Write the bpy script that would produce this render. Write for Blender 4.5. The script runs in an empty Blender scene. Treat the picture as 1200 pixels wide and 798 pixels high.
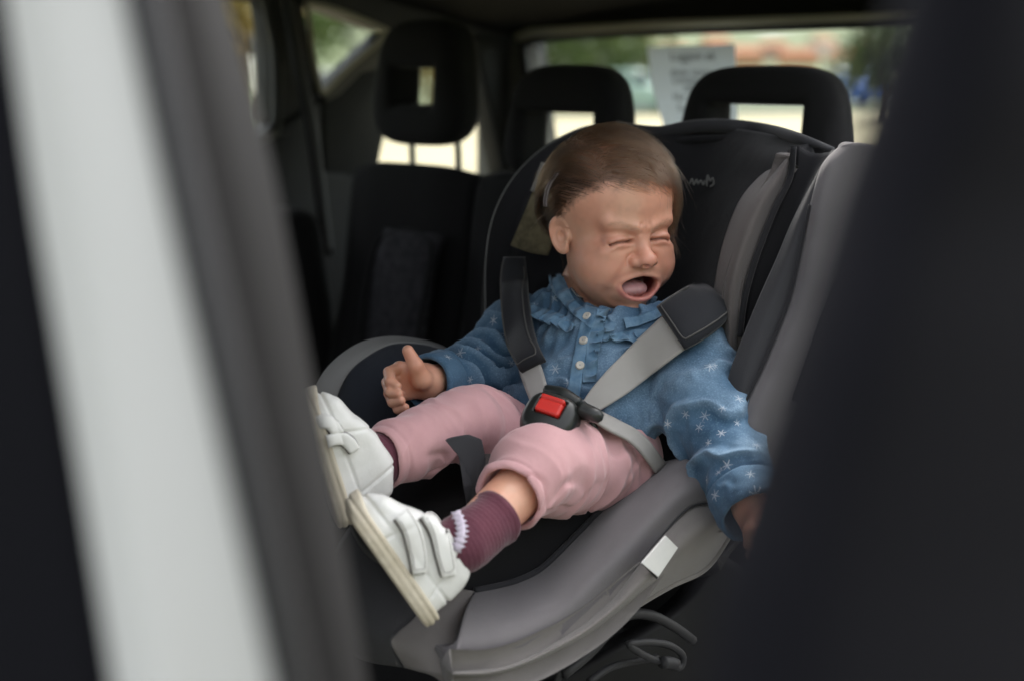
import bpy, bmesh, math, random
import numpy as np
from mathutils import Vector, Matrix
random.seed(7); RNG = np.random.default_rng(7)
scene = bpy.context.scene
COL = scene.collection
R = math.radians

# ------------------------------------------------------------------ camera, world, sun, exposure
CAM = np.array([0.0, 0.0, 1.2]); PITCH = R(10.7); FPX = 1667.0
cam_d = bpy.data.cameras.new("camera"); cam = bpy.data.objects.new("camera", cam_d); COL.objects.link(cam)
cam.location = CAM; cam.rotation_euler = (R(90) - PITCH, 0, 0)
cam_d.lens = 50; cam_d.sensor_width = 36; cam_d.clip_start = 0.02; cam_d.clip_end = 20000
cam_d.dof.use_dof = True; cam_d.dof.focus_distance = 1.34; cam_d.dof.aperture_fstop = 3.1
scene.camera = cam
SUN_EL, SUN_AZ = R(57), R(28)          # azimuth clockwise from +Y
w = bpy.data.worlds.new("World"); scene.world = w; w.use_nodes = True
nt = w.node_tree; bg = nt.nodes["Background"]
sky = nt.nodes.new("ShaderNodeTexSky"); sky.sky_type = 'NISHITA'; sky.sun_disc = False
sky.sun_elevation = SUN_EL; sky.sun_rotation = SUN_AZ; sky.air_density = 1.0; sky.dust_density = 4.0; sky.ozone_density = 0.6
hs = nt.nodes.new("ShaderNodeHueSaturation"); hs.inputs['Saturation'].default_value = 0.18   # overcast: a whiter sky
nt.links.new(sky.outputs[0], hs.inputs['Color']); nt.links.new(hs.outputs[0], bg.inputs[0])
bg.inputs[1].default_value = 0.10
sl = bpy.data.lights.new("sun", 'SUN'); sl.energy = 1.5; sl.angle = R(4); sl.color = (1.0, 0.95, 0.88)
so = bpy.data.objects.new("sun", sl); COL.objects.link(so)
sdir = Vector((math.sin(SUN_AZ) * math.cos(SUN_EL), math.cos(SUN_AZ) * math.cos(SUN_EL), math.sin(SUN_EL)))
so.rotation_euler = sdir.to_track_quat('Z', 'Y').to_euler(); so.location = (0, 0, 30)
vs = scene.view_settings; vs.view_transform = 'Standard'; vs.look = 'None'; vs.gamma = 1.0; vs.use_curve_mapping = False
vs.exposure = 2.35
scene.render.engine = 'CYCLES'
scene.cycles.use_denoising = True
scene.cycles.max_bounces = 10; scene.cycles.diffuse_bounces = 5; scene.cycles.transparent_max_bounces = 24
scene.cycles.caustics_reflective = False; scene.cycles.caustics_refractive = False

# ------------------------------------------------------------------ frames
cp, sp = math.cos(PITCH), math.sin(PITCH)
RT = np.array([1.0, 0, 0]); UP = np.array([0, sp, cp]); FW = np.array([0, cp, -sp])
def ray(px, py): return FW + (px - 600) / FPX * RT + (399 - py) / FPX * UP
def P(px, py, d): return CAM + d * ray(px, py)
NV = np.array([math.sqrt(.5), -math.sqrt(.5), 0]); FV = np.array([-math.sqrt(.5), -math.sqrt(.5), 0]); RV = -FV; ZV = np.array([0, 0, 1.0])
CC = np.array([0.082, 2.10, 0.0])                       # car centre line at the headrest row
def car(n, r, z): return CC + n * NV + r * RV + z * ZV
def onplane(px, py, pt, nrm):
    q = ray(px, py); return CAM + q * (np.dot(pt - CAM, nrm) / np.dot(q, nrm))
def carN(px, py, n): return onplane(px, py, CC + n * NV, NV)
def carR(px, py, r): return onplane(px, py, CC + r * RV, RV)
CHN = 0.480                                             # child's centre line, car lateral
def lat(px, py, l): return carN(px, py, CHN + l)

# ------------------------------------------------------------------ object helpers
BASE = {}
def empty(name, loc, label=None, cat=None, group=None):
    o = bpy.data.objects.new(name, None); COL.objects.link(o); o.location = loc; o.empty_display_size = .05
    BASE[o.name] = np.array(loc, float)
    if label: o['label'] = label
    if cat: o['category'] = cat
    if group: o['group'] = group
    return o
def link(name, me, mat=None, parent=None, smooth=True):
    o = bpy.data.objects.new(name, me); COL.objects.link(o)
    if mat and not me.materials: me.materials.append(mat)
    if smooth: me.polygons.foreach_set('use_smooth', np.ones(len(me.polygons), bool))
    if parent: o.parent = parent
    BASE[o.name] = BASE[parent.name] if parent else np.zeros(3)
    return o
def mesh(name, V, F, mat, parent=None, smooth=True, **tags):
    V = np.asarray(V, float)
    off = BASE[parent.name] if parent else np.zeros(3)
    me = bpy.data.meshes.new(name); me.from_pydata((V - off).tolist(), [], [list(map(int, f)) for f in F]); me.update()
    o = link(name, me, mat, parent, smooth)
    for k, v in tags.items(): o[k] = v
    return o
def bmobj(name, bm, mat, parent=None, smooth=True, **tags):
    if parent is not None:
        bmesh.ops.translate(bm, verts=bm.verts, vec=Vector(-BASE[parent.name]))
    me = bpy.data.meshes.new(name); bm.to_mesh(me); bm.free()
    o = link(name, me, mat, parent, smooth)
    for k, v in tags.items(): o[k] = v
    return o
def bevel(o, wd, seg=2):
    m = o.modifiers.new("bevel", 'BEVEL'); m.width = wd; m.segments = seg; m.limit_method = 'ANGLE'; m.angle_limit = R(40); return o
def subsurf(o, n=2):
    m = o.modifiers.new("sub", 'SUBSURF'); m.levels = n; m.render_levels = n; return o

def crom(pts, n):
    """Catmull-Rom resample of (k,3) points to n samples by chord length"""
    p = np.asarray(pts, float)
    if len(p) == 2:
        t = np.linspace(0, 1, n)[:, None]; return p[0] * (1 - t) + p[1] * t
    q = np.vstack([2 * p[0] - p[1], p, 2 * p[-1] - p[-2]])
    L = np.concatenate([[0], np.cumsum(np.linalg.norm(np.diff(p, axis=0), axis=1) ** .7)]); L /= L[-1]
    out = []
    for s in np.linspace(0, 1, n):
        i = min(max(np.searchsorted(L, s, side='right') - 1, 0), len(p) - 2)
        t = (s - L[i]) / max(L[i + 1] - L[i], 1e-9)
        a, b, c, d = q[i], q[i + 1], q[i + 2], q[i + 3]
        out.append(.5 * ((2 * b) + (-a + c) * t + (2 * a - 5 * b + 4 * c - d) * t * t + (-a + 3 * b - 3 * c + d) * t ** 3))
    return np.array(out)
def grid_faces(nu, nv, off=0, closeu=False, flip=False):
    F = []
    for i in range(nu if closeu else nu - 1):
        for j in range(nv - 1):
            a = off + i * nv + j; b = off + ((i + 1) % nu) * nv + j
            F.append((a, a + 1, b + 1, b) if not flip else (a, b, b + 1, a + 1))
    return F
def loftgrid(rails, nu, nv):
    """rails: list of polylines -> (nu,nv,3); u across rails, v along them"""
    rs = np.array([crom(r, nv) for r in rails])
    return np.stack([crom(rs[:, j], nu) for j in range(nv)], 1)
def loft(name, rails, mat, parent, nu=24, nv=40, thick=0.012, into=None, **tags):
    """lofted panel with real thickness pushed away from the viewer side (or along 'into')"""
    G = loftgrid(rails, nu, nv)
    du = np.gradient(G, axis=0); dv = np.gradient(G, axis=1)
    n = np.cross(du, dv); n /= np.linalg.norm(n, axis=2, keepdims=True) + 1e-9
    if into is None:
        s = np.sign(np.sum(n * (G - CAM), axis=2).mean()); n = n * s
    else:
        s = np.sign((n @ np.asarray(into)).mean()); n = n * s
    B = G + n * thick
    V = np.vstack([G.reshape(-1, 3), B.reshape(-1, 3)]); m = nu * nv
    F = grid_faces(nu, nv) + [tuple(reversed(f)) for f in grid_faces(nu, nv, m)]
    rim = [i * nv for i in range(nu)] + [(nu - 1) * nv + j for j in range(1, nv)] + [i * nv + nv - 1 for i in range(nu - 2, -1, -1)] + [j for j in range(nv - 2, 0, -1)]
    for k in range(len(rim)):
        a, b = rim[k], rim[(k + 1) % len(rim)]; F.append((b, a, a + m, b + m))
    o = mesh(name, V, F, mat, parent, **tags)
    bm = bmesh.new(); bm.from_mesh(o.data); bmesh.ops.recalc_face_normals(bm, faces=bm.faces); bm.to_mesh(o.data); bm.free()
    return o
def tube(name, pts, rad, mat, parent=None, n=40, k=8, closed=False, **tags):
    pts = np.asarray(pts, float)
    if closed:
        C = crom(np.vstack([pts, pts[:1]]), n + 1)[:-1]
    else: C = crom(pts, n)
    T = (np.roll(C, -1, 0) - np.roll(C, 1, 0)) if closed else np.gradient(C, axis=0)
    T /= np.linalg.norm(T, axis=1, keepdims=True)
    r = np.interp(np.linspace(0, 1, len(C)), np.linspace(0, 1, np.size(rad)), np.atleast_1d(rad))
    up = np.array([.13, .31, .94]); V = []
    for i in range(len(C)):
        a = np.cross(T[i], up); a /= np.linalg.norm(a); b = np.cross(T[i], a); up = -b if np.dot(-b, up) > 0 else b
        for q in range(k):
            th = 2 * math.pi * q / k; V.append(C[i] + r[i] * (math.cos(th) * a + math.sin(th) * b))
    m = len(C); F = []
    for i in range(m if closed else m - 1):
        for q in range(k):
            F.append((i * k + q, i * k + (q + 1) % k, ((i + 1) % m) * k + (q + 1) % k, ((i + 1) % m) * k + q))
    if not closed:
        F.append(tuple(range(k - 1, -1, -1))); F.append(tuple((m - 1) * k + q for q in range(k)))
    return mesh(name, V, F, mat, parent, **tags)
def prism(name, poly, vec, mat, parent=None, bev=0.006, smooth=False, **tags):
    poly = np.asarray(poly, float); n = len(poly); V = np.vstack([poly, poly + np.asarray(vec)])
    F = [tuple(range(n)), tuple(range(2 * n - 1, n - 1, -1))] + [(i, i + n, (i + 1) % n + n, (i + 1) % n) for i in range(n)]
    o = mesh(name, V, F, mat, parent, smooth, **tags)
    bm = bmesh.new(); bm.from_mesh(o.data); bmesh.ops.recalc_face_normals(bm, faces=bm.faces)
    if bev: bmesh.ops.bevel(bm, geom=bm.edges[:], offset=bev, segments=3, profile=.5, affect='EDGES', clamp_overlap=True)
    bm.to_mesh(o.data); bm.free()
    if bev: o.data.polygons.foreach_set('use_smooth', np.ones(len(o.data.polygons), bool))
    return o
def box(name, c, ax, half, mat, parent=None, bev=0.01, seg=3, **tags):
    """box with axes ax (3 unit rows) and half sizes"""
    bm = bmesh.new(); bmesh.ops.create_cube(bm, size=2)
    for v in bm.verts:
        v.co = Vector(np.asarray(c) + sum(v.co[i] * half[i] * np.asarray(ax[i]) for i in range(3)))
    bmesh.ops.recalc_face_normals(bm, faces=bm.faces)
    if bev: bmesh.ops.bevel(bm, geom=bm.edges[:], offset=bev, segments=seg, profile=.5, affect='EDGES', clamp_overlap=True)
    return bmobj(name, bm, mat, parent, bool(bev), **tags)

# ------------------------------------------------------------------ materials
def mat(name, col, rough=.6, spec=.5, sheen=0, bump=None, var=None, metal=0, coat=0, sss=0, attr=None):
    """bump=(scale,strength,dist,kind)  var=(scale,colour2,amount)"""
    m = bpy.data.materials.new(name); m.use_nodes = True; n = m.node_tree.nodes; l = m.node_tree.links
    b = n['Principled BSDF']; b.inputs['Base Color'].default_value = (*col, 1); b.inputs['Roughness'].default_value = rough
    b.inputs['Specular IOR Level'].default_value = spec; b.inputs['Metallic'].default_value = metal; b.inputs['Coat Weight'].default_value = coat
    if sheen: b.inputs['Sheen Weight'].default_value = sheen; b.inputs['Sheen Roughness'].default_value = .4
    if sss: b.inputs['Subsurface Weight'].default_value = sss; b.inputs['Subsurface Radius'].default_value = (.9, .35, .2); b.inputs['Subsurface Scale'].default_value = .006
    tc = n.new('ShaderNodeTexCoord'); src = None
    if attr:
        at = n.new('ShaderNodeAttribute'); at.attribute_name = attr; src = at.outputs['Color']
    if var:
        no = n.new('ShaderNodeTexNoise'); no.inputs['Scale'].default_value = var[0]; no.inputs['Detail'].default_value = 6; no.inputs['Roughness'].default_value = .6
        l.new(tc.outputs['Object'], no.inputs['Vector'])
        rp = n.new('ShaderNodeMapRange'); rp.inputs[1].default_value = .35; rp.inputs[2].default_value = .7; l.new(no.outputs['Fac'], rp.inputs[0])
        mx = n.new('ShaderNodeMix'); mx.data_type = 'RGBA'; mx.inputs[6].default_value = (*col, 1); mx.inputs[7].default_value = (*var[1], 1)
        if src: l.new(src, mx.inputs[6])
        mu = n.new('ShaderNodeMath'); mu.operation = 'MULTIPLY'; mu.inputs[1].default_value = var[2]; l.new(rp.outputs[0], mu.inputs[0]); l.new(mu.outputs[0], mx.inputs[0]); src = mx.outputs[2]
    if src: l.new(src, b.inputs['Base Color'])
    if bump:
        bumps = bump if isinstance(bump, list) else [bump]; prev = None
        for sc, st, di, kind in bumps:
            if kind == 'noise':
                t = n.new('ShaderNodeTexNoise'); t.inputs['Scale'].default_value = sc; t.inputs['Detail'].default_value = 5; o = t.outputs['Fac']
            elif kind == 'voronoi':
                t = n.new('ShaderNodeTexVoronoi'); t.inputs['Scale'].default_value = sc; o = t.outputs['Distance']
            else:
                t = n.new('ShaderNodeTexWave'); t.inputs['Scale'].default_value = sc; t.bands_direction = kind; t.inputs['Distortion'].default_value = .6; o = t.outputs['Fac']
            l.new(tc.outputs['Object'], t.inputs['Vector'])
            bp = n.new('ShaderNodeBump'); bp.inputs['Strength'].default_value = st; bp.inputs['Distance'].default_value = di; l.new(o, bp.inputs['Height'])
            if prev: l.new(prev, bp.inputs['Normal'])
            prev = bp.outputs[0]
        l.new(prev, b.inputs['Normal'])
    return m
def glassmat(name, tint=(.93, .97, .95), refl=.06):
    m = bpy.data.materials.new(name); m.use_nodes = True; n = m.node_tree.nodes; l = m.node_tree.links; n.remove(n['Principled BSDF'])
    tr = n.new('ShaderNodeBsdfTransparent'); tr.inputs[0].default_value = (*tint, 1); gl = n.new('ShaderNodeBsdfGlossy'); gl.inputs['Roughness'].default_value = .03
    fr = n.new('ShaderNodeLayerWeight'); fr.inputs[0].default_value = .12; mx = n.new('ShaderNodeMixShader')
    l.new(fr.outputs['Fresnel'], mx.inputs[0]); l.new(tr.outputs[0], mx.inputs[1]); l.new(gl.outputs[0], mx.inputs[2]); l.new(mx.outputs[0], n['Material Output'].inputs[0])
    return m
M = {}
M['white_paint'] = mat('white_paint', (.62, .62, .61), .6, .2, coat=.0, var=(6, (.60, .60, .59), .5))
M['rubber'] = mat('rubber', (.022, .022, .024), .55, .4, bump=(60, .2, .002, 'noise'))
M['trim_dark'] = mat('trim_dark', (.020, .020, .022), .62, .35, bump=(900, .25, .0004, 'noise'), var=(9, (.03, .03, .032), .6))
M['trim_grey'] = mat('trim_grey', (.13, .125, .115), .6, .35, bump=(800, .2, .0004, 'noise'))
M['headliner'] = mat('headliner', (.014, .0135, .0125), .95, .1, bump=(500, .3, .0006, 'noise'))
M['seat_cloth'] = mat('seat_cloth', (.009, .009, .0098), .92, .2, sheen=.05, bump=[(1100, .4, .0006, 'noise'), (14, .3, .006, 'noise')])
M['seat_insert'] = mat('seat_insert', (.018, .018, .021), .9, .2, bump=[(130, .6, .002, 'voronoi')], var=(70, (.05, .05, .057), .9))
M['head_cloth'] = mat('head_cloth', (.010, .010, .011), .92, .3, sheen=.06, bump=(1100, .4, .0006, 'noise'))
M['glass'] = glassmat('glass')
M['metal'] = mat('metal', (.45, .44, .42), .3, .5, metal=.9)
M['cs_grey'] = mat('cs_grey', (.165, .154, .160), .88, .3, sheen=.25, bump=[(1500, .55, .0006, 'voronoi'), (9, .25, .006, 'noise')], var=(22, (.14, .131, .137), .8))
M['cs_light'] = mat('cs_light', (.20, .185, .175), .88, .3, sheen=.2, bump=[(1500, .55, .0006, 'voronoi'), (9, .2, .006, 'noise')], var=(18, (.17, .158, .15), .7))
M['cs_black'] = mat('cs_black', (.0105, .0105, .0125), .9, .3, sheen=.12, bump=[(1300, .5, .0006, 'voronoi'), (11, .5, .006, 'noise')])
M['cs_char'] = mat('cs_char', (.034, .034, .038), .9, .3, sheen=.15, bump=[(1300, .5, .0006, 'voronoi')])
M['cs_navy'] = mat('cs_navy', (.020, .024, .033), .9, .3, sheen=.12, bump=[(1300, .5, .0006, 'voronoi'), (8, .3, .006, 'noise')])
M['cs_rim'] = mat('cs_rim', (.21, .21, .205), .7, .35, bump=(900, .3, .0005, 'noise'))
M['mesh_cloth'] = mat('mesh_cloth', (.012, .012, .013), .8, .3, bump=(420, 1, .003, 'voronoi'))
M['web'] = mat('web', (.40, .385, .365), .68, .35, bump=[(900, .5, .0005, 'X'), (1400, .3, .0004, 'noise')], var=(14, (.34, .325, .30), .7))
M['pad'] = mat('pad', (.015, .016, .020), .85, .3, sheen=.15, bump=[(1300, .4, .0006, 'noise')])
M['thread'] = mat('thread', (.07, .068, .065), .85); M['stitch'] = mat('stitch', (.42, .41, .39), .8)
M['plastic'] = mat('plastic', (.016, .018, .017), .32, .5, bump=(300, .1, .0005, 'noise'), var=(20, (.03, .034, .032), .7))
M['red'] = mat('red', (.62, .030, .022), .30, .5)
M['label'] = mat('label', (.80, .80, .78), .7, .3, bump=(200, .15, .001, 'noise'))
M['print'] = mat('print', (.26, .26, .26), .7)
M['paper'] = mat('paper', (.74, .76, .78), .8, .2); _b = M['paper'].node_tree; _t = _b.nodes.new('ShaderNodeBsdfTranslucent'); _t.inputs[0].default_value = (.80, .84, .88, 1); _m = _b.nodes.new('ShaderNodeMixShader'); _m.inputs[0].default_value = .5; _b.links.new(_b.nodes['Principled BSDF'].outputs[0], _m.inputs[1]); _b.links.new(_t.outputs[0], _m.inputs[2]); _b.links.new(_m.outputs[0], _b.nodes['Material Output'].inputs[0]); M['ink'] = mat('ink', (.03, .03, .035), .8)
M['trim_soft'] = mat('trim_soft', (.009, .009, .0095), .85, .08, bump=(900, .2, .0004, 'noise')); M['pillar_trim'] = mat('pillar_trim', (.0085, .0085, .011), .9, .05, bump=(900, .2, .0004, 'noise'))
M['cs_brown'] = mat('cs_brown', (.10, .088, .085), .88, .3, sheen=.2, bump=[(1400, .5, .0006, 'voronoi')], var=(20, (.085, .075, .072), .8)); M['plastic_dark'] = mat('plastic_dark', (.005, .005, .0055), .6, .2); M['plastic2'] = mat('plastic2', (.035, .035, .036), .35, .5); M['embro'] = mat('embro', (.10, .10, .095), .8)
M['tagcloth'] = mat('tagcloth', (.20, .17, .105), .85, .3, var=(70, (.055, .05, .03), .95), bump=(200, .3, .001, 'noise'))
# ------------------------------------------------------------------ implicit surfaces -> meshes
BIG = 9.0
def ln(q): return np.sqrt((q * q).sum(-1))
def smin(a, b, k):
    h = np.clip(.5 + .5 * (b - a) / k, 0, 1); return b + (a - b) * h - k * h * (1 - h)
def smax(a, b, k): return -smin(-a, -b, k)
def ell(p, c, r):
    q = p - np.asarray(c); r = np.asarray(r, float); k0 = ln(q / r); k1 = ln(q / (r * r)); return k0 * (k0 - 1) / np.maximum(k1, 1e-9)
def sph(p, c, r): return ln(p - np.asarray(c)) - r
def cap(p, a, b, ra, rb):
    a = np.asarray(a, float); b = np.asarray(b, float); ab = b - a
    t = np.clip(((p - a) @ ab) / (ab @ ab), 0, 1); return ln(p - a - t[:, None] * ab) - (ra + (rb - ra) * t)
def chain(p, pts, rad, k):
    d = cap(p, pts[0], pts[1], rad[0], rad[1])
    for i in range(1, len(pts) - 1): d = smin(d, cap(p, pts[i], pts[i + 1], rad[i], rad[i + 1]), k)
    return d
def _hash(i, j, k):
    h = (i * 374761393 + j * 668265263 + k * 1274126177) & 0x7fffffff
    h = ((h ^ (h >> 13)) * 1103515245) & 0x7fffffff
    return ((h ^ (h >> 16)) & 0xffff) / 65535.0
def vnoise(p):
    f = np.floor(p); i = f.astype(np.int64); u = p - f; u = u * u * (3 - 2 * u); r = 0
    for a in (0, 1):
        wa = u[:, 0] if a else 1 - u[:, 0]
        for b in (0, 1):
            wb = wa * (u[:, 1] if b else 1 - u[:, 1])
            for c in (0, 1):
                r = r + wb * (u[:, 2] if c else 1 - u[:, 2]) * _hash(i[:, 0] + a, i[:, 1] + b, i[:, 2] + c)
    return r * 2 - 1
def sstep(a, b, x):
    t = np.clip((x - a) / (b - a), 0, 1); return t * t * (3 - 2 * t)
def sdf_grad(f, V, e):
    k = np.array([[1, -1, -1], [-1, -1, 1], [-1, 1, -1], [1, 1, 1]], float); g = 0
    for q in k: g = g + q * f(V + q * e)[:, None]
    return g / (ln(g)[:, None] + 1e-12), ln(g) / (4 * e)
def chunked(f, p, n=400000):
    return np.concatenate([f(p[i:i + n]) for i in range(0, len(p), n)]) if len(p) > n else f(p)
def mesh_sdf(f, lo, hi, h, margin=.004, newton=1):
    lo = np.asarray(lo, float); B = 8; big = 4
    nb = np.ceil((np.asarray(hi) - lo) / (h * B * big)).astype(int)
    g = np.stack(np.meshgrid(*[np.arange(n) for n in nb], indexing='ij'), -1).reshape(-1, 3)
    d = chunked(f, lo + (g + .5) * h * B * big); g = g[np.abs(d) < h * B * big * .87 * 1.1 + margin]
    o = np.stack(np.meshgrid(*[np.arange(big)] * 3, indexing='ij'), -1).reshape(-1, 3)
    g = (g[:, None] * big + o[None]).reshape(-1, 3)
    d = chunked(f, lo + (g + .5) * h * B); g = g[np.abs(d) < h * B * .87 * 1.1 + margin]
    dim = nb * B * big + 2; so_ = np.stack(np.meshgrid(*[np.arange(B + 1)] * 3, indexing='ij'), -1).reshape(-1, 3)
    cid, cv, ed = [], [], []
    for s in range(0, len(g), 300):
        gb = g[s:s + 300]; ix = gb[:, None] * B + so_[None]
        v = f((lo + ix * h).reshape(-1, 3)).reshape(len(gb), B + 1, B + 1, B + 1); v = np.where(v == 0, 1e-9, v); sg = v < 0
        acc = np.zeros((len(gb), B, B, B, 3)); cnt = np.zeros((len(gb), B, B, B))
        S = lambda A, i, j, k: A[:, i:i + B, j:j + B, k:k + B]
        for ax in range(3):
            for a in (0, 1):
                for b in (0, 1):
                    o0 = [a, b]; o0.insert(ax, 0); o1 = [a, b]; o1.insert(ax, 1)
                    v0, v1 = S(v, *o0), S(v, *o1); m = (v0 < 0) != (v1 < 0)
                    t = np.where(m, v0 / np.where(m, v0 - v1, 1), 0)
                    for q in range(3): acc[..., q] += np.where(m, (t if q == ax else o0[q]), 0)
                    cnt += m
            m = S(sg, 0, 0, 0) != (S(sg, 1, 0, 0) if ax == 0 else S(sg, 0, 1, 0) if ax == 1 else S(sg, 0, 0, 1))
            w_ = np.argwhere(m)
            if len(w_): ed.append(np.column_stack([gb[w_[:, 0]] * B + w_[:, 1:], np.full(len(w_), ax), S(sg, 0, 0, 0)[m]]))
        w_ = np.argwhere(cnt > 0)
        if len(w_):
            gi = gb[w_[:, 0]] * B + w_[:, 1:]; cid.append((gi[:, 0] * dim[1] + gi[:, 1]) * dim[2] + gi[:, 2])
            cv.append(lo + (gi + acc[cnt > 0] / cnt[cnt > 0][:, None]) * h)
    cid = np.concatenate(cid); cv = np.concatenate(cv); od = np.argsort(cid); cid = cid[od]; cv = cv[od]; ed = np.concatenate(ed).astype(np.int64)
    F = []
    for ax in range(3):
        e = ed[ed[:, 3] == ax]; b, c = [(1, 2), (2, 0), (0, 1)][ax]; q = []
        for db, dc in ((0, 0), (1, 0), (1, 1), (0, 1)):
            k = e[:, :3].copy(); k[:, b] -= db; k[:, c] -= dc; key = (k[:, 0] * dim[1] + k[:, 1]) * dim[2] + k[:, 2]
            ps = np.minimum(np.searchsorted(cid, key), len(cid) - 1); q.append(np.where(cid[ps] == key, ps, -1))
        q = np.stack(q, 1); ok = (q >= 0).all(1); q = q[ok]; inn = e[ok, 4].astype(bool)
        q[~inn] = q[~inn][:, ::-1]; F.append(q)
    F = np.concatenate(F)
    for _ in range(newton):
        n, gm = sdf_grad(lambda x: chunked(f, x), cv, h * .5); s = chunked(f, cv) / np.maximum(gm, .4)
        cv = cv - n * np.clip(s, -h, h)[:, None]
    return cv, F[:, ::-1]
def npmesh(name, V, F, mat_, parent=None, attrs=None, **tags):
    off = BASE[parent.name] if parent else np.zeros(3)
    me = bpy.data.meshes.new(name); nf = len(F); k = F.shape[1]
    me.vertices.add(len(V)); me.vertices.foreach_set('co', (V - off).astype(np.float32).ravel())
    me.loops.add(nf * k); me.loops.foreach_set('vertex_index', F.astype(np.int32).ravel())
    me.polygons.add(nf); me.polygons.foreach_set('loop_start', np.arange(0, nf * k, k, dtype=np.int32)); me.polygons.foreach_set('loop_total', np.full(nf, k, np.int32))
    me.update(calc_edges=True); me.validate()
    for a, val in (attrs or {}).items():
        if val.ndim == 2:
            at = me.attributes.new(a, 'FLOAT_COLOR', 'POINT'); at.data.foreach_set('color', np.column_stack([val, np.ones(len(val))]).astype(np.float32).ravel())
        else:
            at = me.attributes.new(a, 'FLOAT', 'POINT'); at.data.foreach_set('value', val.astype(np.float32))
    o = link(name, me, mat_, parent)
    for kk, v in tags.items(): o[kk] = v
    return o
def trace(f, px, py, d0=.9, d1=1.9):
    """where the ray of pixels (px,py) first meets the surface f<0; returns points, normals, hit mask"""
    px = np.atleast_1d(np.asarray(px, float)); py = np.atleast_1d(np.asarray(py, float))
    D = FW[None] + ((px - 600) / FPX)[:, None] * RT + ((399 - py) / FPX)[:, None] * UP
    t = np.full(len(px), d0)
    for _ in range(90):
        t = np.minimum(t + f(CAM + D * t[:, None]) * .8, d1)
    X = CAM + D * t[:, None]; n, _ = sdf_grad(f, X, 1e-3); return X, n, t < d1 - 1e-3
def ribbon(name, f, pts, width, mat_, parent, lift=.003, thick=.0025, n=60, nw=9, puff=0, ends=None, edge=None, **tags):
    """a band laid over the surface f along pixel points (px,py[,depth]); width in px (scalar or list)"""
    C = crom(np.array([(p[0], p[1], 0) for p in pts]), n)[:, :2]
    T = np.gradient(C, axis=0); T /= np.linalg.norm(T, axis=1, keepdims=True); Nn = np.stack([-T[:, 1], T[:, 0]], 1)
    W = np.interp(np.linspace(0, 1, n), np.linspace(0, 1, np.size(width)), np.atleast_1d(width))
    s = np.linspace(-.5, .5, nw); Q = C[:, None] + Nn[:, None] * (s[None, :, None] * W[:, None, None])
    X, nn, hit = trace(f, Q[..., 0].ravel(), Q[..., 1].ravel()); X = X.reshape(n, nw, 3); nn = nn.reshape(n, nw, 3)
    for _ in range(3):   # even out the cloth's small folds, a band bridges them
        X[1:-1] = .25 * X[:-2] + .5 * X[1:-1] + .25 * X[2:]; nn[1:-1] = nn[:-2] + nn[1:-1] + nn[2:]
        X[:, 1:-1] = .25 * X[:, :-2] + .5 * X[:, 1:-1] + .25 * X[:, 2:]
    nn = nn.mean(1, keepdims=True) + .35 * nn; nn /= np.linalg.norm(nn, axis=2, keepdims=True)
    pf = puff * np.sqrt(np.clip(1 - (2 * s) ** 4, 0, 1))[None, :, None] * np.sqrt(np.clip(1 - (np.linspace(-1, 1, n)) ** 8, 0, 1))[:, None, None]
    top = X + nn * (lift + thick + pf); bot = X + nn * lift
    V = np.vstack([top.reshape(-1, 3), bot.reshape(-1, 3)]); m = n * nw
    F = grid_faces(n, nw) + [tuple(reversed(q)) for q in grid_faces(n, nw, m)]
    rim = [i * nw for i in range(n)] + [(n - 1) * nw + j for j in range(1, nw)] + [i * nw + nw - 1 for i in range(n - 2, -1, -1)] + [j for j in range(nw - 2, 0, -1)]
    for q in range(len(rim)):
        a, b = rim[q], rim[(q + 1) % len(rim)]; F.append((b, a, a + m, b + m))
    o = mesh(name, V, F, mat_, parent, **tags)
    bm = bmesh.new(); bm.from_mesh(o.data); bmesh.ops.recalc_face_normals(bm, faces=bm.faces); bm.to_mesh(o.data); bm.free()
    if edge:
        q = np.vstack([X[:, 0], X[-1, 1:-1], X[::-1, -1]]) + np.vstack([nn[:, min(0, nn.shape[1]-1)], nn[-1, 1:-1], nn[::-1, -1]]) * lift * .6
        tube(name + '_edge', q[::2], .0011, edge, o, n=90, k=5)
    return o, top
# ------------------------------------------------------------------ the setting outside
def gz(x, y):
    """terrain height: flat yard, then a drop to the town and hills beyond"""
    d = np.hypot(x, y); a = np.degrees(np.arctan2(x, y)); front = sstep(-100, -30, a) * sstep(110, 60, a)
    z = -.2 + (2.0 * sstep(64, 500, d) + 9 * sstep(500, 950, d)) * front
    dk = np.degrees(np.arctan2(x, y)); shade_bank = 3.6 * sstep(4.6, 9.5, d) * sstep(78, 100, dk) * sstep(215, 190, np.where(dk < -90, dk + 360, dk))  # unseen bank added behind the camera to block low sky light
    z = z + shade_bank
    hill = (66 + 12 * np.sin(a * .35 + .6) + 7 * np.sin(a * .9 + 2.) + 4 * np.sin(a * 2.3)) * sstep(900, 2300, d) + 60 * sstep(2300, 6000, d)
    near_ = (7.5 + 1.5 * np.sin(a * .5)) * sstep(70, 190, d) * sstep(1.5, -4, a)
    return z + hill + near_
rr = np.concatenate([[0], np.geomspace(3, 9000, 110)]); th = np.radians(np.arange(0, 360, 2.0)); V = [(0, 0, -.2)]; F = []
for r_ in rr[1:]:
    x = r_ * np.sin(th); y = r_ * np.cos(th); z = gz(x, y); V += list(zip(x, y, z))
nth = len(th)
for j in range(nth): F.append((0, 1 + (j + 1) % nth, 1 + j))
for i in range(len(rr) - 2):
    for j in range(nth):
        a = 1 + i * nth; F.append((a + j, a + (j + 1) % nth, a + nth + (j + 1) % nth, a + nth + j))
M['ground'] = mat('ground', (.080, .095, .050), .95, .2, var=(.02, (.105, .110, .060), .9), bump=(2, .4, .1, 'noise'))
mesh('ground', V, F, M['ground'], None, kind='structure')
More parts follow.
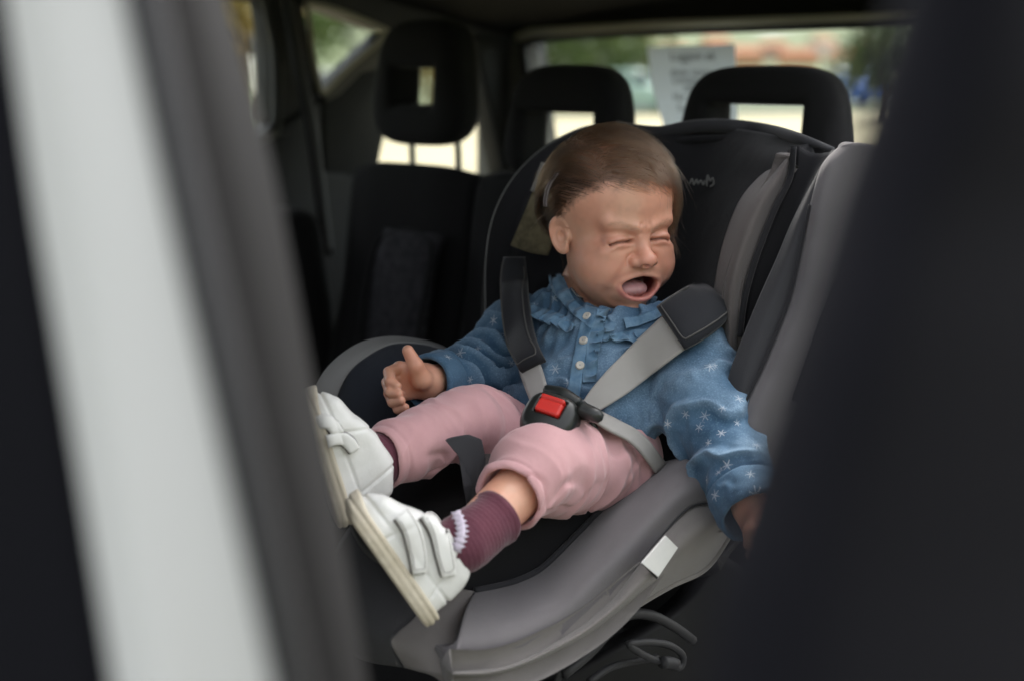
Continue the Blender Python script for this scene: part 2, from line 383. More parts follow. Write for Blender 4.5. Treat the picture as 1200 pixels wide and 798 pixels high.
M['pave'] = mat('pave', (.30, .25, .165), .9, .3, var=(.35, (.23, .19, .125), .7), bump=(30, .3, .01, 'noise'))
M['asphalt'] = mat('asphalt', (.055, .055, .058), .9, .3, var=(.6, (.075, .073, .07), .6), bump=(80, .3, .01, 'noise'))
M['kerb'] = mat('kerb', (.33, .32, .30), .9, .3, var=(2, (.26, .25, .24), .6))
def sheet(name, pts, z, m, n=24):
    """a flat sheet following the terrain: quad strip between two polylines"""
    a, b = (crom([(q[0], q[1], 0) for q in s_], n) for s_ in pts); V = []; F = []
    for i in range(n):
        for k in range(9):
            c = a[i] + (b[i] - a[i]) * k / 8; V.append((c[0], c[1], float(gz(np.array(c[0]), np.array(c[1]))) + z))
    return mesh(name, V, grid_faces(n, 9), m, None, kind='structure')
sheet('pavement', [[(-14, 3.6), (-9.5, 12), (-2.0, 33), (-1.0, 44)], [(34, 3.6), (34, 12), (30, 40), (26, 52)]], .004, M['pave'], 30)
sheet('parking_bay', [[(-14, -3.4), (-14, 0), (-14, 3.58)], [(4.2, -3.4), (4.2, 0), (4.2, 3.58)]], .004, M['asphalt'], 20)
sheet('road', [[(-40, 24), (-16, 38), (-2, 47.5), (26, 55)], [(-44, 30), (-18, 45), (-3, 54.5), (26, 62)]], .006, M['asphalt'], 30)
for s_ in ([(-40, 23.8), (-16, 37.8), (-2, 47.2), (26, 54.7)],):
    V = []; F = []; c = crom([(a, b, 0) for a, b in s_], 40)
    for i in range(40): 
        for dx, dz in ((0, -.1), (0, .12), (.15, .12), (.15, -.1)): V.append((c[i, 0] - dx * .6, c[i, 1] + dx * .8 - .2, -.2 + dz))
    for i in range(39):
        for k in range(4): F.append((i * 4 + k, i * 4 + (k + 1) % 4, i * 4 + 4 + (k + 1) % 4, i * 4 + 4 + k))
    mesh('kerb', V, F, M['kerb'], None, False, kind='structure')
# --- trees
M['bark'] = mat('bark', (.075, .058, .042), .95, .2, var=(8, (.11, .09, .07), .8), bump=(18, .8, .03, 'noise'))
LEAF = {k: mat('leaf_' + k, c, .6, .3, var=(.9, c2, .9)) for k, c, c2 in (('green', (.065, .105, .026), (.115, .145, .040)), ('deep', (.032, .058, .018), (.062, .085, .024)), ('autumn', (.19, .12, .025), (.115, .12, .03)), ('grey', (.075, .105, .055), (.11, .13, .065)))}
def tree(loc, h, cw, kind, label, cat='tree', trunk=.35, n=1500, seed=0, bush=False, group='trees and bushes outside the car windows'):
    rg = np.random.default_rng(seed); loc = np.array([loc[0], loc[1], float(gz(np.array(loc[0]), np.array(loc[1])))])
    t = empty('bush' if bush else 'tree', loc, label, cat, group)
    def limbs():
        V = []; F = []
        def limb(a, b, r0, r1):
            c = np.linspace(a, b, 5); c[1:-1] += rg.normal(size=(3, 3)) * .02 * h; b0 = len(V)
            for i, q in enumerate(c):
                r_ = r0 + (r1 - r0) * i / 4
                for k in range(7): V.append(q + r_ * np.array([math.cos(k * .9), math.sin(k * .9), 0]))
            for i in range(4):
                for k in range(7): F.append((b0 + i * 7 + k, b0 + i * 7 + (k + 1) % 7, b0 + i * 7 + 7 + (k + 1) % 7, b0 + i * 7 + 7 + k))
        top = loc + np.array([0, 0, h * (trunk + .25)]); limb(loc - np.array([0, 0, .2]), top, h * .035, h * .016)
        for k in range(7):
            a = loc + np.array([0, 0, h * (trunk * .8 + .05 * k * .6)]); an = k * 2.4 + rg.random(); limb(a, a + np.array([math.cos(an) * cw * .36, math.sin(an) * cw * .36, h * (.18 + .12 * rg.random())]), h * .014, h * .004)
        return V, F
    V, F = limbs(); mesh('trunk', V, F, M['bark'], t)
    # crown: leaf faces on many small clumps scattered through the volume
    cz = h * (trunk + (1 - trunk) * .52); ch = h * (1 - trunk) * .5; nc = 34
    C = rg.normal(size=(nc, 3)); C /= ln(C)[:, None]; C *= (rg.random(nc) ** .45)[:, None]; C = C * np.array([cw * .42, cw * .42, ch * .86]) + loc + np.array([0, 0, cz]); cr_ = cw * (.10 + .12 * rg.random(nc))
    ci = rg.integers(0, nc, n); d = rg.normal(size=(n, 3)); d /= ln(d)[:, None]; p = C[ci] + d * cr_[ci][:, None] * (rg.random(n) ** .5)[:, None]
    L = cw * .030 * (.7 + .7 * rg.random(n)); a = rg.normal(size=(n, 3)); a /= ln(a)[:, None]; b = np.cross(a, d + .3 * rg.normal(size=(n, 3))); b /= ln(b)[:, None] + 1e-9
    q = np.stack([p - a * L[:, None], p + b * (L * .5)[:, None], p + a * L[:, None], p - b * (L * .5)[:, None]], 1).reshape(-1, 3)
    o = npmesh('crown', q, np.arange(4 * n).reshape(n, 4), LEAF[kind], t); return t
def away(px, d, dz=0): q = CAM + d / np.linalg.norm(ray(px, 85)[:2]) * ray(px, 85); return q[0], q[1]
tree(away(640, 52), 4.6, 5.5, 'green', 'broad bright green tree at the left edge of the rear window view', seed=1, trunk=.12, n=2600)
tree(away(690, 58), 4.8, 6.5, 'grey', 'dull green tree behind the middle rear headrest', seed=2, trunk=.12, n=2600)
tree(away(722, 50), 3.7, 3.6, 'green', 'small rounded tree beside the paper notice', seed=3, trunk=.15, n=2000)
tree(away(752, 62), 3.6, 3.6, 'autumn', 'low yellowing autumn tree directly behind the paper notice', seed=4, trunk=.12, n=1800)
tree(away(1046, 40), 3.3, 3.4, 'deep', 'dark green tree near the right end of the rear window, beside the blue car', seed=5, trunk=.12, n=2600)
tree(away(1092, 42), 3.0, 3.6, 'deep', 'dark tree half hidden behind the right door pillar', seed=6, trunk=.12, n=2000)
tree(away(280, 17), 3.5, 2.4, 'autumn', 'autumn tree with thin trunk seen through the far side door window', seed=7, trunk=.35, n=1800)
tree(away(300, 40), 5.2, 5.2, 'green', 'green tree standing behind the thin autumn tree', seed=8, trunk=.12, n=2200)
tree(away(245, 33), 4.6, 4.5, 'autumn', 'orange brown tree hidden by the open door edge', seed=9, trunk=.2, n=1600)
tree(away(395, 130), 7.5, 16, 'deep', 'dark far hedge of trees seen through the triangular quarter window', seed=10, trunk=.05, n=2600)
tree(away(505, 44), 3.4, 4.4, 'autumn', 'rusty orange tree glimpsed through the slot of the far headrest', seed=11, trunk=.1, n=1600)
# --- town
WALLS = {'cream': (.58, .50, .36), 'orange': (.52, .26, .13), 'white': (.62, .60, .56), 'pink': (.50, .33, .26)}
WM = {k: mat('wall_' + k, c, .9, .3, var=(.6, tuple(.85 * v for v in c), .6)) for k, c in WALLS.items()}
M['tile'] = mat('tile', (.33, .125, .070), .85, .3, var=(1.2, (.24, .10, .06), .9), bump=(6, .5, .05, 'X'))
M['pane'] = mat('pane', (.03, .035, .04), .12, .5); M['frame'] = mat('frame', (.6, .58, .55), .6)
def house(px, d, w_, dp, h, rh, wall, label, seed=0, yaw=.3):
    x, y = away(px, d); z = float(gz(np.array(x), np.array(y))) - .5; rt = empty('house', (x, y, z), label, 'house', 'red roofed houses of the town below')
    c, s = math.cos(yaw), math.sin(yaw); ax = np.array([c, s, 0]); ay = np.array([-s, c, 0]); o = np.array([x, y, z])
    box('wall', o + ZV * h / 2, (ax, ay, ZV), (w_ / 2, dp / 2, h / 2), WM[wall], rt, bev=0)
    e = .45; a0, a1 = -w_ / 2 - e, w_ / 2 + e; b0, b1 = -dp / 2 - e, dp / 2 + e; pt = lambda a, b, zz: o + ax * a + ay * b + ZV * zz
    V = [pt(a0, b0, h), pt(a1, b0, h), pt(a1, b1, h), pt(a0, b1, h), pt(a0 + 1.2, 0, h + rh), pt(a1 - 1.2, 0, h + rh)]; V += [v + ZV * .22 for v in V]
    V = [v + (ZV * .01 if i < 6 else 0) for i, v in enumerate(V)]
    F = [(3, 2, 1, 0), (6, 7, 11, 10), (7, 8, 11), (8, 9, 10, 11), (9, 6, 10), (0, 1, 7, 6), (1, 2, 8, 7), (2, 3, 9, 8), (3, 0, 6, 9)]
    rf = mesh('roof', V, F, M['tile'], rt, False)
    box('chimney', pt(w_ * .2, dp * .12, h + rh), (ax, ay, ZV), (.35, .35, .9), WM['orange'], rf, bev=0)
    nfl = max(1, int(h / 2.9)); nw = max(2, int(w_ / 2.8))
    for fl in range(nfl):
        for k in range(nw):
            for side_, q in ((ay, -dp / 2),):
                wc = pt((k + .5) / nw * w_ - w_ / 2, q - .02, 1.5 + fl * 2.8); f_ = box('window', wc, (ax, ay, ZV), (.58, .05, .72), M['frame'], rt, bev=0)
                box('pane', wc - ay * .04, (ax, ay, ZV), (.48, .03, .62), M['pane'], f_, bev=0)
HOUSES = [(790, 638, 13, 9, 6.2, 2.6, 'cream', 'cream house with red roof behind the paper notice'), (868, 586, 15, 9, 5.8, 3.0, 'orange', 'orange walled house right of the paper notice'),
          (905, 722, 12, 9, 7.0, 2.8, 'pink', 'pinkish house with red roof above the near headrest'), (935, 621, 16, 9, 4.6, 3.2, 'orange', 'low orange house with broad red roof over the near headrest'),
          (962, 789, 12, 9, 8.6, 2.6, 'white', 'white upper house with red roof on the slope'), (990, 537, 12, 8, 5.2, 2.8, 'cream', 'pale cream house with wide red roof left of the dark tree'),
          (1018, 739, 15, 9, 8.0, 3.0, 'cream', 'cream house partly behind the dark tree'), (838, 840, 16, 9, 8.0, 3.2, 'orange', 'farther orange house beyond the town houses'), (1075, 705, 13, 9, 6, 2.6, 'white', 'white house hidden behind the right pillar')]
for i, hh in enumerate(HOUSES): house(*hh, seed=i, yaw=.5 * math.sin(i * 2.1))
# --- parked cars
M['tyre'] = mat('tyre', (.02, .02, .02), .85); M['rimmetal'] = mat('rimmetal', (.5, .5, .5), .35, metal=.8); M['darkglass'] = mat('darkglass', (.015, .02, .022), .08, .6); M['lampred'] = mat('lampred', (.4, .02, .02), .3)
def parked(px, d, yaw, col, label):
    x, y = away(px, d); o = np.array([x, y, float(gz(np.array(x), np.array(y)))]); rt = empty('parked_car', o, label, 'car', 'cars parked outside')
    pm = mat('carpaint', col, .25, .5, coat=.7, var=(3, tuple(.9 * v for v in col), .5)); c, s = math.cos(yaw), math.sin(yaw); ax = np.array([c, s, 0]); ay = np.array([-s, c, 0])
    S = [(-2.05, .35, .75, .72), (-2.0, .28, .92, .80), (-1.2, .22, .98, .86), (0, .2, .96, .88), (1.1, .22, .92, .86), (1.9, .28, .80, .80), (2.08, .36, .66, .70)]
    rl = [[o + ax * a + ay * w2 * k + ZV * zz for k, zz in ((-1, z0), (-1.02, (z0 + z1) / 2), (-.94, z1), (0, z1 + .04), (.94, z1), (1.02, (z0 + z1) / 2), (1, z0))] for a, z0, z1, w2 in S]
    loft('body', rl, pm, rt, 22, 30, .04, into=-ZV)
    S = [(-1.75, .92, .92, .70), (-1.15, .94, 1.36, .60), (-.2, .94, 1.46, .60), (.5, .94, 1.40, .60), (1.15, .90, .94, .70)]
    rl = [[o + ax * a + ay * w2 * k + ZV * zz for k, zz in ((-1.12, z0), (-1, z1 - .04), (0, z1 + .02), (1, z1 - .04), (1.12, z0))] for a, z0, z1, w2 in S]
    cb = loft('cabin', rl, pm, rt, 18, 22, .03, into=-ZV)
    for sd in (-1, 1):
        for a0, a1 in ((-1.05, -.12), (0, .75)): prism('window', [o + ax * (a0 + .02) + ay * sd * .735 + ZV * .99, o + ax * a1 + ay * sd * .735 + ZV * .99, o + ax * (a1 - .18) + ay * sd * .665 + ZV * 1.33, o + ax * (a0 + .1) + ay * sd * .665 + ZV * 1.33], ay * sd * .02, M['darkglass'], cb, bev=0)
    for sx, (q0, q1) in ((1, (1.12, .58)), (-1, (-1.70, -1.22))): prism('windscreen', [o + ax * q0 + ay * -.62 + ZV * .98, o + ax * q0 + ay * .62 + ZV * .98, o + ax * q1 + ay * .52 + ZV * 1.36, o + ax * q1 - ay * .52 + ZV * 1.36], ax * sx * .03 + ZV * .03, M['darkglass'], cb, bev=0)
    for a in (-1.25, 1.3):
        for sd in (-1, 1):
            cc = o + ax * a + ay * sd * .82 + ZV * .32; ring = lambda r_, off: [cc + ay * sd * off + r_ * (math.cos(t) * ax + math.sin(t) * ZV) for t in np.linspace(0, 2 * math.pi, 20, endpoint=False)]
            wh = prism('wheel', ring(.32, -.1), ay * sd * .2, M['tyre'], rt, bev=.03); prism('rim', ring(.2, .11), ay * sd * .015, M['rimmetal'], wh, bev=0)
    for sd in (-1, 1):
        box('headlight', o + ax * 2.0 + ay * sd * .58 + ZV * .66, (ax, ay, ZV), (.06, .16, .08), M['label'], rt, bev=.02); box('tail_light', o - ax * 2.0 + ay * sd * .62 + ZV * .76, (ax, ay, ZV), (.06, .12, .1), M['lampred'], rt, bev=.02)
parked(1004, 60, .5, (.035, .12, .42), 'small blue car parked beside the dark tree behind the rear window')
parked(735, 50, .1, (.36, .50, .46), 'pale green car parked left of the paper notice')
parked(405, 60, -.3, (.22, .20, .19), 'grey car on the road seen through the triangular quarter window')
# white board on a post by the thin tree
x, y = away(299, 14); rt = empty('notice_board', (x, y, -.2), 'white notice board on a post outside the far door window', 'sign'); o = np.array([x, y, -.2])
tube('post', [o, o + ZV * .7, o + ZV * 1.75], .035, M['rubber'], rt, n=8); box('board', o + ZV * 1.36, (RT, np.array([0, 1, 0]), ZV), (.075, .02, .17), M['label'], rt, bev=.01)

# ------------------------------------------------------------------ the car we look into
cr = empty("car", car(0, 0, -.2), "dark interior of the silver white car with its rear door open", "car")
# far side wall, built piece by piece on its plane (lateral -0.68)
NF = -.68
fw_ = lambda pts, dn=0: [carN(a, b, NF + dn) for a, b in pts]
prism('window_pillar', fw_([(306, -60), (363, -60), (357, 12), (366, 62), (377, 110), (330, 152), (322, 142), (322, 60)]), -NV * .06, M['trim_dark'], cr, bev=.008)
prism('roof_rail', fw_([(150, -60), (640, -60), (640, 44), (570, 44), (455, 36), (452, 36), (362, 3), (361, -2), (300, -4), (150, -4)], -.004), -NV * .06, M['trim_dark'], cr, bev=.008)
prism('quarter_trim', fw_([(378, 112), (456, 38), (474, 50), (442, 208), (380, 208)], .004), -NV * .06, M['trim_dark'], cr, bev=.008)
prism('quarter_ledge', fw_([(379, 113), (454, 43), (466, 60), (452, 78), (424, 86), (398, 112), (384, 120)], .012), -NV * .012, M['trim_grey'], cr, bev=.004)
prism('side_panel', fw_([(150, 182), (288, 170), (324, 150), (378, 112), (381, 200), (442, 206), (640, 216), (640, 640), (150, 640)], .008), -NV * .08, M['trim_dark'], cr, bev=.012)
prism('window_sill', fw_([(150, 186), (284, 172), (322, 150), (332, 158), (292, 180), (150, 196)], .022), -NV * .02, M['trim_grey'], cr, bev=.006)
prism('rear_pillar', fw_([(556, 40), (640, 40), (660, 216), (596, 216)], .002), -NV * .06, M['trim_dark'], cr, bev=.008)
g1 = prism('door_window', fw_([(150, -6), (306, -6), (324, 60), (324, 150), (288, 172), (150, 186)], -.03), -NV * .004, M['glass'], cr, bev=0)
g2 = prism('quarter_window', fw_([(358, 4), (456, 38), (378, 114), (366, 62)], -.03), -NV * .004, M['glass'], cr, bev=0)
g3 = prism('cargo_window', fw_([(470, 40), (560, 40), (600, 212), (438, 212)], -.03), -NV * .004, M['glass'], cr, bev=0)
M['win_rim'] = mat('win_rim', (.46, .43, .36), .6, .35, bump=(700, .2, .0004, 'noise'))
tube('window_trim', fw_([(361, 12), (359, 6), (364, 4), (400, 14), (448, 34), (453, 38), (449, 44), (410, 78), (384, 104), (379, 108), (375, 104), (366, 62)], .010), .0062, M['win_rim'], cr, n=60, closed=True)
tube('door_seal', fw_([(306, -40), (316, 20), (324, 60), (325, 138), (318, 153), (290, 171), (200, 182)], .012), .010, M['rubber'], cr, n=50)
tube('seat_belt', [carN(332, -30, NF + .03), carN(346, 60, NF + .04), carN(366, 160, NF + .05), carN(384, 300, NF + .08)], .012, M['rubber'], cr, n=30)
# tail end
RE = .56
re_ = lambda pts, d_=0: [carR(a, b, RE + d_) for a, b in pts]
prism('tailgate_header', re_([(540, -90), (1330, -110), (1330, 2), (1040, 14), (760, 24), (614, 36), (576, 60), (560, 60)]), RV * .06, M['headliner'], cr, bev=.01)
prism('header_trim', re_([(606, 50), (600, 40), (616, 33), (760, 25), (1040, 14), (1330, 0), (1330, 10), (1040, 24), (760, 35), (622, 44)], -.012), RV * .012, M['win_rim'], cr, bev=.004)
prism('tail_pillar', re_([(556, 30), (600, 42), (613, 62), (619, 110), (634, 260), (556, 260)], -.004), RV * .06, M['trim_grey'], cr, bev=.012)
tube('window_seal', re_([(1330, 14), (1040, 27), (760, 38), (626, 47), (614, 58), (616, 80), (622, 130), (636, 260)], .004), .0085, M['rubber'], cr, n=70)
prism('tailgate', re_([(556, 232), (1500, 300), (1500, 640), (556, 520)], .002), RV * .07, M['trim_dark'], cr, bev=.01)
prism('rear_window', re_([(604, 40), (1040, 14), (1500, -10), (1500, 310), (640, 262)], .035), RV * .005, M['glass'], cr, bev=0)
# roof, floor
V = []; F = []
for i, r_ in enumerate(np.linspace(-1.6, .66, 16)):
    for j, n_ in enumerate(np.linspace(-.78, .60, 13)):
        V.append(car(n_, r_, 1.40 - .07 * (n_ / .75) ** 2 - .075 * sstep(.1, .66, r_) - .02 * sstep(-.6, -1.15, r_)))
V += [v + np.array([0, 0, .06]) for v in V]; m_ = 16 * 13
F = grid_faces(16, 13) + [tuple(reversed(f)) for f in grid_faces(16, 13, m_)]
mesh('roof_lining', V, F, M['headliner'], cr)
box('floor', car(.0, -.5, .10), (NV, RV, ZV), (.74, 1.3, .02), M['headliner'], cr, bev=.005)
box('cargo_floor', car(-.05, .36, .56), (NV, RV, ZV), (.58, .16, .015), M['headliner'], cr, bev=.005)
# rear bench
def bench(name, n0, n1, m_, parent, dz=0, off=0):
    rl = []
    for k in np.linspace(0, 1, 6):
        n_ = n0 + (n1 - n0) * k; e = .018 * (2 * abs(k - .5)) ** 4
        rl.append([car(n_, .05 + e + off, .90 + dz), car(n_, -.02 + e + off, .955 + dz - e), car(n_, -.055 + e + off, .93 + dz), car(n_, -.085 + e + off, .84), car(n_, -.125 + e + off, .70), car(n_, -.165 + e + off, .52), car(n_, -.17 + e + off, .44)])
    return loft(name, rl, m_, parent, 22, 50, .05, into=RV)
zt = carR(520, 196, -.02)[2]; dz = zt - .955
b0 = bench('seat_back', -.455, -.16, M['seat_cloth'], cr, dz); b1 = bench('seat_back', -.155, .17, M['seat_cloth'], cr, dz); b2 = bench('seat_back', .175, .62, M['seat_cloth'], cr, dz)
for (na, nb, bb) in ((-.325, -.190, b0),):
    rl = [[car(na + (nb - na) * k, -.083 + .010 * (2 * abs(k - .5)) ** 6 - .006, .955), car(na + (nb - na) * k, -.100 + .010 * (2 * abs(k - .5)) ** 6 - .010, .915), car(na + (nb - na) * k, -.128 - .002 + .010 * (2 * abs(k - .5)) ** 6, .80), car(na + (nb - na) * k, -.166 - .002 + .010 * (2 * abs(k - .5)) ** 6, .54)] for k in np.linspace(0, 1, 5)]
    loft('seat_insert', rl, M['seat_insert'], bb, 20, 40, .02, into=RV)
    tube('seam', [car(na - .003, -.172, .54), car(na - .003, -.134, .80), car(na - .001, -.104, .915), car(na + .02, -.090, .945), car((na + nb) / 2, -.087, .955), car(nb - .02, -.090, .945), car(nb + .001, -.104, .915), car(nb + .003, -.134, .80), car(nb + .003, -.172, .54)], .0035, M['head_cloth'], bb, n=60)
box('seat_cushion', car(0, -.40, .40), (NV, RV, ZV), (.60, .26, .075), M['seat_cloth'], cr, bev=.05, seg=5)
unit0 = lambda v: v / np.linalg.norm(v)
def headrest(n_, r_, z0, z1, hw, t, hole, label=None):
    c = car(n_, r_, (z0 + z1) / 2); hh = (z1 - z0) / 2
    def f(p):
        q = p - c; u = q @ NV; v = q @ RV; w2 = q[:, 2]; v = v - .25 * w2 * .3
        ww = hw * (1 - .16 * sstep(-hh, hh, w2)); o = (np.abs(u / ww) ** 3.6 + np.abs(w2 / hh) ** 3.6) ** (1 / 3.6) - 1
        d = smax(o * min(hh, hw) * .8, np.abs(v) - t, .03)
        if hole:
            hu, hz0, hz1 = hole; wz = w2 - (hz0 + hz1) / 2; hd_ = np.maximum(np.abs(u) - hu, np.abs(wz) - (hz1 - hz0) / 2); d = smax(d, -hd_, .018)
        return d
    e = np.array([hw + .08, hw + .08, hh + .05]); V, F = mesh_sdf(f, c - e, c + e, .006, margin=.012); o = npmesh('headrest', V, F, M['head_cloth'], cr)
    for s in (-1, 1): tube('headrest_post', [car(n_ + s * hw * .5, r_ + .02, z0 - .10), car(n_ + s * hw * .5, r_ + .015, z0 + .03)], .006, M['metal'], o, n=6)
    return o
zr0, zr1 = carR(905, 185, 0)[2], carR(905, 77, 0)[2]
headrest(.345, 0, zr0 - .03, zr1, .135, .036, (.072, -.2, .024))
zm0, zm1 = carR(665, 190, 0)[2], carR(665, 76, 0)[2]
headrest(.003, 0, zm0 - .03, zm1, .122, .036, (.068, -.2, .016))
zl0, zl1 = carR(510, 171, 0)[2], carR(510, 22, 0)[2]
headrest(-.310, .0, zl0, zl1, .112, .036, (.0465, -.035, .022))
box('seat_side_bolster', car(-.52, -.10, .72), (NV, unit0(RV + .18 * ZV), unit0(ZV - .18 * RV)), (.065, .05, .26), M['seat_cloth'], cr, bev=.04, seg=5)
prism('rear_quarter', [car(.70, r_, z_) for r_, z_ in ((.09, .16), (.10, .55), (.16, .80), (.24, .97), (.70, .97), (.74, .60), (.72, .16))], NV * .05, M['white_paint'], cr, bev=.012)
prism('sill', [car(.68, r_, z_) for r_, z_ in ((-1.5, .02), (-1.5, .13), (.085, .13), (.085, .02))], NV * .08, M['white_paint'], cr, bev=.012)
# the closed front half of the body: near front door with its window and pillar, far door
prism('front_door', [car(.70, r_, z_) for r_, z_ in ((-2.1, .05), (-2.1, .92), (-1.24, .95), (-1.20, .6), (-1.24, .05))], NV * .06, M['white_paint'], cr, bev=.012)
prism('front_door_trim', [car(.675, r_, z_) for r_, z_ in ((-2.1, .07), (-2.1, .90), (-1.25, .93), (-1.25, .07))], NV * .02, M['trim_dark'], cr, bev=.006)
prism('centre_pillar', [car(.66, r_, z_) for r_, z_ in ((-1.32, .93), (-1.26, 1.36), (-1.19, 1.36), (-1.21, .93))], NV * .07, M['trim_dark'], cr, bev=.012)
prism('front_window', [car(.69, r_, z_) for r_, z_ in ((-2.1, .92), (-1.75, 1.34), (-1.26, 1.34), (-1.29, .94))], NV * .005, M['glass'], cr, bev=0)
prism('far_front_door', [car(-.69, r_, z_) for r_, z_ in ((-2.1, .05), (-2.1, .95), (-.34, 1.0), (-.34, .05))], -NV * .06, M['trim_dark'], cr, bev=.012)
prism('far_pillar', [car(-.69, r_, z_) for r_, z_ in ((-1.05, .96), (-1.0, 1.36), (-.90, 1.36), (-.92, .96))], -NV * .06, M['trim_dark'], cr, bev=.012)
prism('dashboard', [car(-.66, -1.95, z_) + RV * r_ for r_, z_ in ((0, .55), (0, 1.0), (.16, .97), (.22, .8), (.14, .55))], NV * 1.32, M['trim_dark'], cr, bev=.02)
# front seats, hidden by the open door from here but standing in the light from the windscreen
for n_ in (.36, -.36):
    fs = loft('front_seat', [[car(n_ + s * k, -1.22 + .10 * tz, .40 + .60 * tz) for tz in (0, .3, .6, .85, 1)] for s, k in ((-1, .235), (-.6, .245), (0, .245), (.6, .245), (1, .235))], M['seat_cloth'], cr, 12, 16, .11, into=FV)
    box('headrest', car(n_, -1.14, 1.11), (NV, RV, ZV), (.125, .045, .085), M['head_cloth'], fs, bev=.035, seg=5)
# open rear door at the left: painted shut face, weather seal, inner trim
loft('door_edge', [[P(-6, -60, 0.4300), P(6, 0, 0.4300), P(42, 250, 0.4257), P(84, 500, 0.4214), P(132, 800, 0.4171), P(140, 860, 0.4171)],
                   [P(30, -60, 0.4042), P(44, 0, 0.4042), P(86, 250, 0.3999), P(128, 500, 0.3956), P(178, 800, 0.3913), P(186, 860, 0.3913)],
                   [P(90, -60, 0.3990), P(104, 0, 0.3990), P(150, 250, 0.3947), P(200, 500, 0.3922), P(256, 800, 0.3896), P(266, 860, 0.3896)],
                   [P(150, -60, 0.4010), P(166, 0, 0.4010), P(218, 250, 0.3970), P(274, 500, 0.3940), P(340, 800, 0.3920), P(352, 860, 0.3920)],
                   [P(172, -60, 0.4060), P(188, 0, 0.4060), P(240, 250, 0.4020), P(296, 500, 0.3990), P(362, 800, 0.3970), P(374, 860, 0.3970)]], M['white_paint'], cr, 30, 60, .012)
loft('door_trim', [[P(131, -60, 0.4000), P(145, 0, 0.4000), P(197, 250, 0.3960), P(253, 500, 0.3925), P(319, 800, 0.3905), P(331, 860, 0.3905)],
                   [P(143, -60, 0.3985), P(157, 0, 0.3985), P(209, 250, 0.3945), P(265, 500, 0.3910), P(331, 800, 0.3890), P(343, 860, 0.3890)],
                   [P(190, -60, 0.4386), P(204, 0, 0.4386), P(258, 250, 0.4343), P(312, 500, 0.4300), P(378, 800, 0.4300), P(390, 860, 0.4300)],
                   [P(232, -60, 0.4816), P(244, 0, 0.4816), P(304, 250, 0.4773), P(350, 500, 0.4730), P(414, 800, 0.4644), P(424, 860, 0.4644)],
                   [P(254, -60, 0.5676), P(266, 0, 0.5676), P(320, 200, 0.5676), P(362, 420, 0.5676), P(398, 600, 0.5590), P(440, 860, 0.5504)]], M['trim_soft'] if 'trim_soft' in M else M['trim_dark'], cr, 30, 50, .02)
tube('weather_seal', [P(159, -60, 0.400), P(173, 0, 0.400), P(225, 250, 0.396), P(281, 500, 0.392), P(347, 800, 0.390), P(359, 860, 0.390)], .0045, M['rubber'], cr, n=50)
loft('outer_trim', [[P(-260, -60, 0.5332), P(-220, 400, 0.5160), P(-180, 900, 0.4988)], [P(-120, -60, 0.4816), P(-80, 400, 0.4644), P(-20, 900, 0.4558)], [P(0, -60, 0.4386), P(66, 400, 0.4300), P(142, 900, 0.4214)]], M['pillar_trim'], cr, 12, 20, .006)
# dark padded pillar trim close to the lens at the right
loft('pillar_trim', [[P(1058, -80, 0.2960), P(1048, 0, 0.2960), P(1014, 110, 0.2960), P(968, 250, 0.2960), P(924, 400, 0.2886), P(870, 560, 0.2849), P(830, 700, 0.2812), P(808, 880, 0.2775)],
                     [P(1074, -80, 0.2753), P(1064, 0, 0.2753), P(1030, 110, 0.2753), P(984, 250, 0.2738), P(940, 400, 0.2679), P(886, 560, 0.2664), P(846, 700, 0.2627), P(824, 880, 0.2590)],
                     [P(1140, -80, 0.2627), P(1130, 0, 0.2627), P(1100, 110, 0.2627), P(1056, 250, 0.2605), P(1012, 400, 0.2553), P(962, 560, 0.2516), P(927, 700, 0.2479), P(908, 880, 0.2442)],
                     [P(1240, -80, 0.2753), P(1230, 0, 0.2753), P(1210, 110, 0.2753), P(1142, 250, 0.2738), P(1102, 400, 0.2679), P(1072, 560, 0.2664), P(1042, 700, 0.2627), P(1022, 880, 0.2590)],
                     [P(1420, -80, 0.3700), P(1420, 0, 0.3700), P(1400, 110, 0.3700), P(1380, 250, 0.3700), P(1360, 400, 0.3626), P(1330, 560, 0.3589), P(1300, 700, 0.3552), P(1290, 880, 0.3515)]], M['pillar_trim'] if 'pillar_trim' in M else M['trim_dark'], cr, 30, 60, .02)
# paper notice taped inside the rear window
PR = .50
pn = empty('paper_notice', carR(810, 100, PR), 'white paper notice with printed lines on the rear window between headrests', 'notice')
q = [carR(a, b, PR) for a, b in ((758, 56), (861, 52), (866, 190), (790, 190), (766, 110))]
pa = prism('sheet', q, RV * .0012, M['paper'] if 'paper' in M else M['label'], pn, bev=0)
def text_mesh(s, size, m_, parent, origin, ex, ey, name='printed_line'):
    cu = bpy.data.curves.new('t', 'FONT'); cu.body = s; cu.size = size; cu.align_x = 'CENTER'; cu.extrude = .0002; cu.resolution_u = 2
    o = bpy.data.objects.new('t', cu); COL.objects.link(o); dg = bpy.context.evaluated_depsgraph_get(); me = bpy.data.meshes.new_from_object(o.evaluated_get(dg))
    V = np.array([v.co[:] for v in me.vertices]); F = [tuple(p.vertices) for p in me.polygons]; bpy.data.objects.remove(o); bpy.data.curves.remove(cu); bpy.data.meshes.remove(me)
    ez = np.cross(ex, ey); return mesh(name, origin + V @ np.stack([ex, ey, ez]), F, m_, parent, False)
for k, (px, py, s, sz) in enumerate(((812, 71, 'Loggem ek', .023), (812, 89, 'dette ramme', .019), (812, 98, 'Lommer du', .019), (812, 107, 'tallet', .019), (808, 118, 'Her er en', .018), (808, 131, 'Tom na', .018))):
    text_mesh(s, sz, M['ink'] if 'ink' in M else M['rubber'], pa, carR(px, py, PR) - RV * .0015, NV, ZV)
